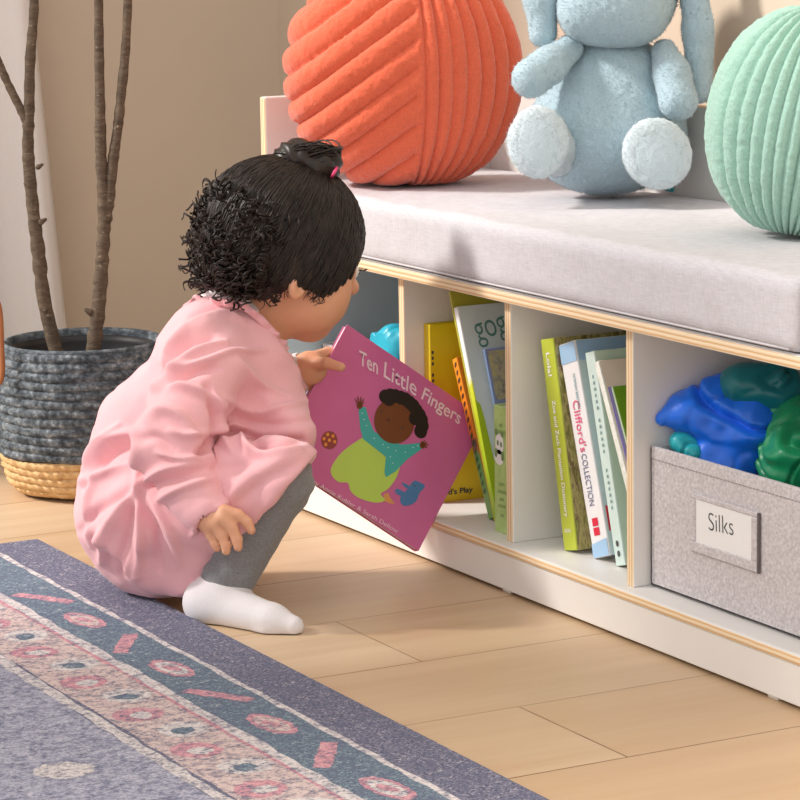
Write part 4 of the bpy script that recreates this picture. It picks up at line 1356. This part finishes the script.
# dress
def dress():
    b = Blend((-.34, -.48, .002), (.13, -.04, .37), .0018)
    b.cone((-0.1475, -0.2159, 0.2597), (-0.1479, -0.2315, 0.2198), .045, .060, .02)
    b.cone((-0.1479, -0.2315, 0.2198), (-0.1478, -0.2499, 0.1698), .060, .073, .03)
    b.cone((-0.1126, -0.2635, 0.2460), (-0.1839, -0.1860, 0.2336), .036, .036, .03)
    b.cone((-0.1670, -0.2493, 0.2685), (-0.1711, -0.2917, 0.1757), .028, .046, .03)
    b.cone((-0.1174, -0.2041, 0.2266), (-0.0926, -0.1971, 0.1781), .034, .030, .03)
    b.cone((-0.0817, -0.2079, 0.1809), (-0.0576, -0.1975, 0.1744), .028, .022, .02)
    b.cone((-0.1742, -0.3031, 0.1608), (-0.1656, -0.3112, 0.0955), .060, .068, .03)
    b.cone((-0.1656, -0.3112, 0.0955), (-0.1610, -0.3119, 0.0704), .068, .061, .03)
    b.cone((-0.1511, -0.2599, 0.1600), (-0.1553, -0.2937, 0.0902), .07, .07, .03)
    # skirt over the thighs
    b.cone((-0.1159, -0.3164, 0.0917), (-0.0064, -0.2377, 0.1386), .066, .046, .007)
    b.cone((-0.1926, -0.2835, 0.0738), (-0.1618, -0.1908, 0.1088), .062, .046, .02)
    b.cone((-0.1464, -0.2753, 0.0948), (-0.0888, -0.2206, 0.1246), .06, .05, .012)
    b.cone((-0.1307, -0.3108, 0.0656), (-0.0829, -0.3029, 0.0481), .045, .028, .03)
    # hem: an inclined opening that the legs come out of
    p1, p2 = np.array((0.0028, -0.2077, 0.1609)), np.array((-0.0343, -0.3252, 0.0333))
    d = p2 - p1
    n = np.cross(d, FWD)
    if n @ RH < 0:
        n = -n
    b.cut(p1, n, .004)
    # sleeves
    b.ball((-0.1019, -0.2707, 0.2421), .036, .025)
    b.cone((-0.0899, -0.2785, 0.2364), (-0.0627, -0.3293, 0.1772), .037, .037, .004)
    b.cone((-0.0624, -0.3295, 0.1753), (-0.0148, -0.3195, 0.1185), .0355, .0225, .004)
    b.cone((-0.1935, -0.1876, 0.2198), (-0.2136, -0.1642, 0.1808), .036, .031, .015)
    b.cone((-0.2136, -0.1642, 0.1808), (-0.1957, -0.1360, 0.2062), .031, .0225, .01)
    # cuff openings
    b.cone((-0.0082, -0.3163, 0.1114), (0.0038, -0.3146, 0.1015), .0165, .0165, .003, 'sub')
    b.cone((-0.1902, -0.1280, 0.2116), (-0.1834, -0.1219, 0.2172), .0165, .0165, .003, 'sub')
    # neck opening
    p1, p2 = np.array((-0.1314, -0.2145, 0.2986)), np.array((-0.1052, -0.1835, 0.2490))
    n = np.cross(p2 - p1, FWD)
    if n @ UPV < 0:
        n = -n
    b.cut(p1, n, .003)
    p1, p2 = np.array((-0.1541, -0.2539, 0.3073)), np.array((-0.1310, -0.2148, 0.2956))
    n = np.cross(p2 - p1, FWD)
    if n @ UPV < 0:
        n = -n
    b.cut(p1, n, .003)
    V, F = b.arrays()
    N = vert_normals(V, F)
    A2 = np.stack([V @ RH, V @ UPV], 1)
    near = np.clip(-(N @ FWD) * 2.2 + .35, 0, 1)
    disp = np.zeros(len(V))
    folds = [
        # points, height, width
        ([(-0.0689, -0.3492, 0.2022), (-0.0638, -0.3363, 0.2106), (-0.0533, -0.3198, 0.2016), (-0.0427, -0.3093, 0.1763)], .0045, .006),
        ([(-0.1090, -0.3420, 0.1914), (-0.1034, -0.3446, 0.1561), (-0.1009, -0.3509, 0.1269)], .004, .0055),
        ([(-0.0826, -0.3575, 0.1328), (-0.0740, -0.3349, 0.1499), (-0.0597, -0.3056, 0.1561)], .004, .005),
        ([(-0.0540, -0.3498, 0.1249), (-0.0447, -0.3279, 0.1371), (-0.0331, -0.3028, 0.1453)], .0035, .005),
        ([(-0.0798, -0.3559, 0.1812), (-0.0721, -0.3399, 0.1848), (-0.0620, -0.3254, 0.1729)], -.003, .006),
        ([(-0.0607, -0.3570, 0.1396), (-0.0479, -0.3305, 0.1458), (-0.0368, -0.3062, 0.1550)], -.0035, .005),
        ([(-0.0755, -0.2895, 0.1629), (-0.0694, -0.2723, 0.1782), (-0.0612, -0.2563, 0.1799), (-0.0495, -0.2380, 0.1697), (-0.0322, -0.2045, 0.1720)], -.008, .006),
        ([(-0.0736, -0.2801, 0.1784), (-0.0691, -0.2677, 0.1889), (-0.0622, -0.2557, 0.1867)], .005, .005),
        ([(-0.0618, -0.2618, 0.1682), (-0.0578, -0.2514, 0.1759), (-0.0484, -0.2388, 0.1619), (-0.0312, -0.2051, 0.1652)], .004, .006),
        ([(-0.0652, -0.2889, 0.2288), (-0.0581, -0.2854, 0.2024), (-0.0558, -0.2893, 0.1801), (-0.0578, -0.2974, 0.1686)], -.006, .005),
        ([(-0.1065, -0.3258, 0.2224), (-0.0952, -0.3025, 0.2278), (-0.0796, -0.2773, 0.2165), (-0.0718, -0.2682, 0.2017)], .0045, .006),
        ([(-0.1252, -0.3226, 0.2092), (-0.1182, -0.2985, 0.2384), (-0.1097, -0.2755, 0.2576), (-0.0986, -0.2518, 0.2651)], .004, .005),
        ([(-0.1220, -0.3079, 0.2326), (-0.1163, -0.2878, 0.2579), (-0.1049, -0.2620, 0.2692)], -.004, .005),
        ([(-0.1234, -0.3046, 0.2483), (-0.1174, -0.2847, 0.2716), (-0.1037, -0.2532, 0.2868)], .004, .006),
        ([(-0.1223, -0.3149, 0.2150), (-0.1110, -0.2866, 0.2342), (-0.0980, -0.2594, 0.2415)], -.0035, .005),
        ([(-0.1300, -0.2880, 0.2683), (-0.1253, -0.2719, 0.2878), (-0.1127, -0.2455, 0.2952)], -.003, .005),
        ([(-0.1356, -0.3322, 0.1781), (-0.1480, -0.3575, 0.1727), (-0.1549, -0.3793, 0.1493)], .004, .006),
        ([(-0.1336, -0.3335, 0.1643), (-0.1457, -0.3591, 0.1569), (-0.1540, -0.3871, 0.1238)], -.004, .006),
        ([(-0.1312, -0.3363, 0.1445), (-0.1440, -0.3626, 0.1391), (-0.1558, -0.3883, 0.1297)], .004, .006),
        ([(-0.1191, -0.3433, 0.1229), (-0.1255, -0.3678, 0.0898), (-0.1267, -0.3837, 0.0526)], .005, .006),
        ([(-0.1188, -0.3435, 0.1209), (-0.1181, -0.3560, 0.0837), (-0.1149, -0.3653, 0.0424)], -.004, .006),
        ([(-0.1183, -0.3427, 0.1209), (-0.1110, -0.3428, 0.0834), (-0.1064, -0.3495, 0.0421)], .005, .006),
        ([(-0.1076, -0.3440, 0.1209), (-0.0949, -0.3334, 0.0853), (-0.0882, -0.3355, 0.0460)], -.004, .006),
        ([(-0.0939, -0.3414, 0.1169), (-0.0790, -0.3252, 0.0852), (-0.0710, -0.3210, 0.0558)], .0035, .007),
        ([(-0.1294, -0.3411, 0.1229), (-0.1417, -0.3713, 0.1037), (-0.1479, -0.3912, 0.0823)], -.004, .006),
        ([(-0.0313, -0.2872, 0.1198), (-0.0223, -0.2626, 0.1407), (-0.0055, -0.2222, 0.1641)], .003, .010),
        ([(-0.0455, -0.3024, 0.1511), (-0.0317, -0.2752, 0.1545), (-0.0180, -0.2444, 0.1674)], -.003, .008),
        ([(-0.0340, -0.2708, 0.1195), (-0.0250, -0.2461, 0.1404), (-0.0115, -0.2151, 0.1553)], -.0025, .008),
        ([(-0.0788, -0.2588, 0.2622), (-0.0633, -0.2407, 0.2325), (-0.0398, -0.2112, 0.1927)], .003, .012),
        ([(-0.0245, -0.3276, 0.0937), (-0.0207, -0.3161, 0.1051), (-0.0151, -0.2989, 0.1230)], .0018, .003),
        ([(-0.1047, -0.3080, 0.2612), (-0.0985, -0.2884, 0.2824), (-0.0871, -0.2628, 0.2936), (-0.0772, -0.2456, 0.2894)], .0035, .004),
        ([(-0.0947, -0.3174, 0.2433), (-0.0809, -0.2887, 0.2506), (-0.0677, -0.2596, 0.2617), (-0.0540, -0.2333, 0.2632)], .0030, .004),
        ([(-0.0644, -0.2701, 0.2170), (-0.0507, -0.2496, 0.2030), (-0.0350, -0.2187, 0.2063), (-0.0257, -0.1977, 0.2156)], .0030, .005),
        ([(-0.0638, -0.2741, 0.2035), (-0.0503, -0.2523, 0.1933), (-0.0341, -0.2229, 0.1907), (-0.0207, -0.1963, 0.1941)], -.0030, .005),
        ([(-0.0734, -0.2530, 0.2503), (-0.0579, -0.2324, 0.2274), (-0.0423, -0.2072, 0.2162)], .0025, .005),
        ([(-0.0574, -0.3311, 0.1922), (-0.0482, -0.3162, 0.1861), (-0.0423, -0.3037, 0.1897)], .0030, .004),
        ([(-0.0598, -0.3436, 0.1712), (-0.0488, -0.3251, 0.1650), (-0.0380, -0.3042, 0.1665)], .0030, .004),
        ([(-0.1461, -0.3492, 0.1854), (-0.1531, -0.3685, 0.1689), (-0.1566, -0.3854, 0.1415)], .0035, .004),
        ([(-0.1408, -0.3767, 0.1432), (-0.1405, -0.3888, 0.1090), (-0.1329, -0.3892, 0.0695)], .0030, .005),
        ([(-0.0721, -0.2788, 0.1744), (-0.0656, -0.2653, 0.1781), (-0.0585, -0.2534, 0.1740), (-0.0533, -0.2473, 0.1640)], .0045, .004),
        ([(-0.0754, -0.2872, 0.1687), (-0.0682, -0.2730, 0.1704), (-0.0605, -0.2615, 0.1624)], .0040, .004),
    ]
    for pts, hgt, wd in folds:
        p = smooth_path(pts, 10)
        q = np.stack([p @ RH, p @ UPV], 1)
        dmin = np.full(len(V), 9.)
        tt = np.zeros(len(V))
        for i in range(len(q) - 1):
            d, t_ = seg_dist2(A2, q[i], q[i + 1])
            m = d < dmin
            dmin[m] = d[m]
            tt[m] = (i + t_[m]) / (len(q) - 1)
        prof_ = np.exp(-(dmin / (.8 * wd)) ** 2) * np.sin(np.pi * np.clip(tt * .9 + .05, 0, 1)) ** .5
        disp += 2.1 * hgt * prof_
    V = V + N * (disp * near)[:, None]
    far = 1 - near
    wr = .0022 * np.sin(V @ np.array([70., 60, 120]) + 4 * value_noise(V, 12, 3))
    V = V + N * (far * wr + .0010 * value_noise(V, 60, 5) + near * .0055 * (1 - np.abs(value_noise(V, 17, 7)) * 2.2 + .5 * value_noise(V, 40, 9)) * np.clip(.5 + 1.2 * value_noise(V, 9, 21), 0, 1))[:, None]
    V[:, 2] = np.maximum(V[:, 2], .0085)
    c = lin(235, 177, 182)
    m = mat_fabric('pink_cotton', c, .06, 800, .3, (1, 1, 1), .9, .25)
    return gmesh('dress', V, F, m), m
dr, pinkm = dress()
# frilled collar and back placket
def frill(pts, width, waves, amp, name='frill', up=UPZ, n=150):
    p = smooth_path(pts, n)
    tan = np.gradient(p, axis=0); tan /= np.linalg.norm(tan, axis=1)[:, None]
    V, F = [], []
    for i in range(n):
        outw = up - tan[i] * (up @ tan[i]); outw /= np.linalg.norm(outw)
        side = np.cross(tan[i], outw)
        w = math.sin(i / n * waves * 2 * math.pi) + .5 * math.sin(i / n * waves * 3.7 + 1)
        for j in range(5):
            u_ = j / 4
            V.append(p[i] + outw * width * u_ * (1 + .12 * w) + side * amp * w * u_)
    for i in range(n - 1):
        for j in range(4):
            a = i * 5 + j
            F.append((a, a + 1, a + 6, a + 5))
    o = gmesh(name, np.array(V), F, pinkm, dr)
    md = o.modifiers.new('thick', 'SOLIDIFY'); md.thickness = .0016; md.offset = 0
    return o
frill([(-0.1895, -0.2383, 0.2958), (-0.1435, -0.2479, 0.2989), (-0.1167, -0.2423, 0.3005), (-0.1050, -0.2302, 0.2969), (-0.0993, -0.2156, 0.2841), (-0.0976, -0.2002, 0.2647), (-0.1006, -0.1857, 0.2488)], .0085, 9, .0028, 'collar_frill', tv(UPV * .8 - FWD * .4 - RH * .3))
frill([(-0.1661, -0.2464, 0.3013), (-0.1671, -0.2642, 0.2872), (-0.1656, -0.2812, 0.2632), (-0.1636, -0.2984, 0.2362), (-0.1659, -0.3115, 0.2125), (-0.1694, -0.3261, 0.1908)], .0085, 9, .0035, 'back_frill', tv(-RH + UPV * .6))
# white vest collar and cuff
vest = mat_fabric('white_cotton', (.82, .79, .80), .04, 700, .3)
v, f = tube_arrays(smooth_path([(-0.1880, -0.2356, 0.2958), (-0.1633, -0.2385, 0.3081), (-0.1349, -0.2359, 0.3111), (-0.1198, -0.2253, 0.3039), (-0.1165, -0.2117, 0.2889)], 24), .0075, 10)
gmesh('vest_collar', v, f, vest)
b = Blend(np.array((-0.1930, -0.1337, 0.2107)) - .05, np.array((-0.1930, -0.1337, 0.2107)) + .05, .0016)
b.cone((-0.1969, -0.1413, 0.2044), (-0.1891, -0.1274, 0.2138), .0205, .0195)
b.cone((-0.1907, -0.1290, 0.2116), (-0.1828, -0.1198, 0.2193), .0165, .0165, .002, 'sub')
V, F = b.arrays()
gmesh('vest_cuff', V, F, vest)

# hair
def hair_mat():
    t = NT('dark_brown_hair')
    n1 = t.noise(1, 4, t.coords((160, 160, 160)))
    t.color(t.ramp(n1, [(.3, lin(18, 12, 9)), (.7, lin(46, 31, 23))]))
    t.set(Roughness=.4)
    t.b.inputs['Specular IOR Level'].default_value = .42
    return t.m
hm = hair_mat()
HCAP = HP(-.008, 0, .018)
HR = (.0855, .0735, .0755)
b = Blend((-.26, -.36, .22), (.09, -.06, .48), .0022)
b.ell(HCAP, HR, HA)
b.ell(HP(-.045, 0, -.018), (.040, .058, .045), HA, .02)
b.ell(HP(.0, 0, -.012), (.067, .0735, .060), HA, .012)
b.ell((-0.1639, -0.2010, 0.3535), (.032, .050, .044), (RH, FWD, UPV), .015)
b.ball((-0.1769, -0.2094, 0.3970), .018, .015)
V, F = b.arrays()
L = (V - HC) @ np.stack(HA, 1)
def hairline(a):
    """height of the hairline above the head centre for a position a along the head (back to front)"""
    return np.interp(a, [-.10, -.06, -.026, -.014, .008, .018, .040, .055, .070, .09], [-.060, -.060, -.054, -.037, -.034, -.037, -.039, -.034, -.008, .030])
keepv = L[:, 2] > hairline(L[:, 0])
keep = keepv[F].all(axis=1)
used = np.unique(F[keep])
mp = np.full(len(V), -1); mp[used] = np.arange(len(used))
V2, F2 = V[used], mp[F[keep]]
L2 = L[used]
BUNB = HP(.012, .0, .090)
# combed grooves running to the bun
dv = V2 - HCAP
az = np.arctan2((dv @ hl), (dv @ hfw) - .02)
gr = .0006 * np.sin(az * 46 + 3 * value_noise(V2, 30, 2)) + .0003 * np.sin(az * 120) + .0012 * value_noise(V2, 60, 4)
V2 = V2 + dv / np.linalg.norm(dv, axis=1)[:, None] * gr[:, None]
HG = b
def push_out(P, lift):
    """lift points that are below the hair surface back onto it"""
    P = np.array(P)
    for _ in range(4):
        ix = [np.clip(((P[:, i] - HG.lo[i]) / HG.h).round().astype(int), 0, HG.d.shape[i] - 1) for i in range(3)]
        dd = HG.d[ix[0], ix[1], ix[2]]
        out = P - HCAP
        out /= np.linalg.norm(out, axis=1)[:, None]
        P = P + out * np.clip(lift - dd, 0, .02)[:, None]
    return P
hair = gmesh('hair', V2, F2, hm)
md = hair.modifiers.new('thick', 'SOLIDIFY'); md.thickness = .006; md.offset = -1
def on_cap(d, lift=0.0):
    d = d / np.linalg.norm(d)
    q = np.array([d @ hfw, d @ hl, d @ hup])
    r = 1 / math.sqrt(sum((q[i] / HR[i]) ** 2 for i in range(3)))
    return HCAP + d * (r + lift)
strands = []
for i in range(2200):
    a = rng.uniform(-math.pi, math.pi)
    x = math.cos(a) * .085 + rng.uniform(-.01, .01)
    y = math.sin(a) * .073
    z0 = float(hairline(np.array(x * .9))) - .018 + rng.uniform(.0, .055)
    d0 = hfw * x + hl * y + hup * z0
    d0 = d0 / np.linalg.norm(d0)
    d1 = (BUNB - HCAP) / np.linalg.norm(BUNB - HCAP)
    om = math.acos(float(np.clip(d0 @ d1, -1, 1)))
    if om < .25:
        continue
    sw = rng.uniform(-.06, .06)
    ax_ = np.cross(d0, d1); ax_ /= np.linalg.norm(ax_)
    pts = []
    lift = rng.uniform(-.0003, .0012)
    stop = rng.uniform(.75, 1)
    for k in range(9):
        u_ = k / 8 * stop
        d = (math.sin((1 - u_) * om) * d0 + math.sin(u_ * om) * d1) / math.sin(om)
        d = d + ax_ * sw * math.sin(u_ * math.pi)
        pts.append(on_cap(d, lift + .0006 * math.sin(u_ * 9 + i)))
    strands.append(tube_arrays(push_out(pts, lift + .0002), np.linspace(.00065, .0005, 9), 4, False))
v, f = join_arrays(strands)
st = gmesh('hair_strands', v, f, hm, hair); st['kind'] = 'stuff'
curls = []
def curl(root, dirn, length, R_, turns, rad, n=26):
    dirn = dirn / np.linalg.norm(dirn)
    a = np.cross(dirn, rng.standard_normal(3)); a /= np.linalg.norm(a)
    c = np.cross(dirn, a)
    ph0 = rng.uniform(0, 6.28)
    bend = rng.standard_normal(3) * length * .35
    pts = []
    for k in range(n):
        u_ = k / (n - 1)
        an = ph0 + u_ * turns * 2 * math.pi
        rr = R_ * (.35 + .65 * min(1, u_ * 2.5)) * (1.1 - .3 * u_)
        pts.append(root + dirn * length * u_ + bend * u_ * u_ + (a * math.cos(an) + c * math.sin(an)) * rr)
    return tube_arrays(pts, np.linspace(rad, rad * .55, n), 5, False)
# ringlets lying on the back of the head
NV = vert_normals(V2, F2)
back = np.nonzero((((V2 - HC) @ hfw < -.040) & ((V2 - HC) @ hup < .050) & ((V2 - HC) @ hup > -.050) & ((V2 - HC) @ hl < .05)) | (np.linalg.norm(V2 - np.array((-0.1769, -0.2094, 0.3970)), axis=1) < .024))[0]
for i in range(430):
    k = int(rng.choice(back))
    nn = NV[k]
    rad_ = rng.uniform(.0034, .0062)
    ax_ = np.array([0, 0, -.6]) + nn * rng.uniform(-.3, .15) + .5 * rng.standard_normal(3)
    ln, tn = rng.uniform(.010, .022), rng.uniform(1.5, 3.0)
    base = V2[k] + nn * rng.uniform(-.005, .0015)
    seed_ = int(rng.integers(1 << 30))
    for q in range(3):
        keep_state = rng
        rng = np.random.default_rng(seed_)
        c_ = curl(base + nn * .0003 * q, ax_, ln, rad_ * (1 + .09 * q), tn, .00085)
        rng = keep_state
        curls.append((c_[0] + np.array([.0003, .0003, .0006]) * (q - 1), c_[1]))
# loose wisps hanging over the ear and temple
for i in range(34):
    a = rng.uniform(-.03, .050)
    for s in (-1, 1):
        z0 = float(hairline(np.array(a)))
        yy = .0735 * math.sqrt(max(.05, 1 - (a / .068) ** 2 - ((z0 + .012) / .062) ** 2)) * s
        p = HC + hfw * a + hl * yy + hup * (z0 + .007)
        k = rng.uniform(.5, 1)
        q = [p - hl * s * .001, p - hup * .006 + hl * s * .0012, p - hup * (.006 + .006 * k) + hfw * rng.uniform(-.004, .004), p - hup * (.006 + .011 * k) + hfw * rng.uniform(-.006, .006) - hl * s * .002]
        curls.append(tube_arrays(smooth_path(q, 10), np.linspace(.0007, .0003, 10), 5, False))
# little curls along the hairline round the ear and temple
for i in range(34):
    a = rng.uniform(-.07, -.022)
    s = rng.choice((-1, 1))
    yy = .070 * math.sqrt(max(.02, 1 - (a / .088) ** 2)) * s
    z0 = float(hairline(np.array(a)))
    p = HC + hfw * a + hl * yy + hup * (z0 + rng.uniform(.004, .016))
    curls.append(curl(p, -hup + hfw * rng.uniform(-.5, .7) + hl * s * .25, rng.uniform(.005, .012), rng.uniform(.0025, .0045), rng.uniform(.5, 1.2), rng.uniform(.0008, .0012)))
v, f = join_arrays(curls)
cu = gmesh('hair_curls', v, f, hm, hair); cu['kind'] = 'stuff'
# top bun: wound coil
def bun():
    parts = []
    c0 = np.array((-0.1287, -0.1443, 0.4438))
    for i in range(300):
        an0 = rng.uniform(0, 6.28)
        rr = rng.uniform(.012, .0225)
        tilt = rng.uniform(-.5, .5)
        cx = c0 + rh * rng.uniform(-.010, .016) + UPZ * rng.uniform(-.004, .004)
        A_ = rh * math.cos(tilt) + UPZ * math.sin(tilt) * .5
        B_ = fh * .8 + UPZ * rng.uniform(-.6, .6)
        A_ /= np.linalg.norm(A_); B_ -= A_ * (A_ @ B_); B_ /= np.linalg.norm(B_)
        pts = [cx + A_ * rr * math.cos(an0 + t_) * 1.05 + B_ * rr * math.sin(an0 + t_) + UPZ * .003 * math.sin(2 * t_ + an0) for t_ in np.linspace(0, 4.4, 18)]
        parts.append(tube_arrays(pts, np.linspace(.0010, .0007, 18), 4, False))
    v, f = join_arrays(parts)
    return v, f
v, f = bun()
b = Blend(np.array((-0.1287, -0.1443, 0.4438)) - .06, np.array((-0.1287, -0.1443, 0.4438)) + .06, .002)
b.ell((-0.1325, -0.1515, 0.4439), (.0235, .023, .0185), (rh, fh, UPZ))
b.ell((-0.1197, -0.1297, 0.4375), (.0205, .021, .0175), (rh, fh, UPZ), .006)
b.cone((-0.1244, -0.1411, 0.4307), (-0.1256, -0.1387, 0.4142), .020, .026, .012)
V, F = b.arrays()
N = vert_normals(V, F)
q = V - np.array((-0.1287, -0.1443, 0.4438))
V = V + N * (.0012 * np.sin(420 * (q @ rh) + 260 * (q @ UPZ) + 3 * value_noise(V, 50, 3)))[:, None]
bu = gmesh('hair_bun', V, F, hm, hair)
s_ = gmesh('hair_strands', v, f, hm, hair); s_['kind'] = 'stuff'
pk = mat_plain('pink_elastic', lin(226, 70, 120), .6, .05)
v, f = tube_arrays([(-0.1172, -0.1314, 0.4205) + np.array([0, 0, 0]) if False else np.array((-0.1037, -0.1244, 0.4292)) + fh * .012 * math.cos(t_) + (rh * .3 + UPZ * .5) * .009 * math.sin(t_) for t_ in np.linspace(0, 6.1, 20)], .0017, 6)
gmesh('hair_tie', v, f, pk, hair)
# eyelashes on the far temple side
lash = []
for s in (-1, 1):
    for i in range(9):
        y = .026 * s + (i - 4) * .0023
        p = HP(.0745 - abs(i - 4) * .0006, y, -.001)
        lash.append(tube_arrays([p, p + hfw * .005 + hup * .0005, p + hfw * .0085 + hup * .0035], [.0005, .0004, .0002], 4, False))
v, f = join_arrays(lash)
gmesh('eyelashes', v, f, hm)

# ------------------------------------------------------------------ light, camera
sun = bpy.data.lights.new('sun', 'SUN')
sun.energy = 4.1
sun.angle = math.radians(8)
sun.color = (1.0, .945, .88)
so = bpy.data.objects.new('sun', sun)
COL.objects.link(so)
el, az = math.radians(38), math.radians(62)      # travel direction
dvec = Vector((math.cos(az) * math.cos(el), math.sin(az) * math.cos(el), -math.sin(el)))
so.rotation_euler = dvec.to_track_quat('-Z', 'Y').to_euler()
so.location = (-2, -2, 2.5)

w = bpy.data.worlds.new('world')
scene.world = w
w.use_nodes = True
bg = w.node_tree.nodes['Background']
bg.inputs['Color'].default_value = (1.0, .975, .955, 1)
bg.inputs['Strength'].default_value = 1.12

cam = bpy.data.cameras.new('camera')
cam.sensor_fit = 'HORIZONTAL'
cam.sensor_width = 36
cam.lens = 131.472
cam.clip_start = .05
co = bpy.data.objects.new('camera', cam)
COL.objects.link(co)
R_ = Matrix(((0.4713, 0.8818, -0.0172), (-0.1438, 0.0960, 0.9849), tuple(-x for x in (-0.8702, 0.4618, -0.1721)))).transposed()
co.matrix_world = Matrix.Translation((2.5322, -1.4521, 0.7094)) @ R_.to_4x4()
scene.camera = co
scene.view_settings.view_transform = 'Standard'
scene.view_settings.look = 'None'
scene.view_settings.gamma = 1
scene.view_settings.use_curve_mapping = False
scene.view_settings.exposure = 0
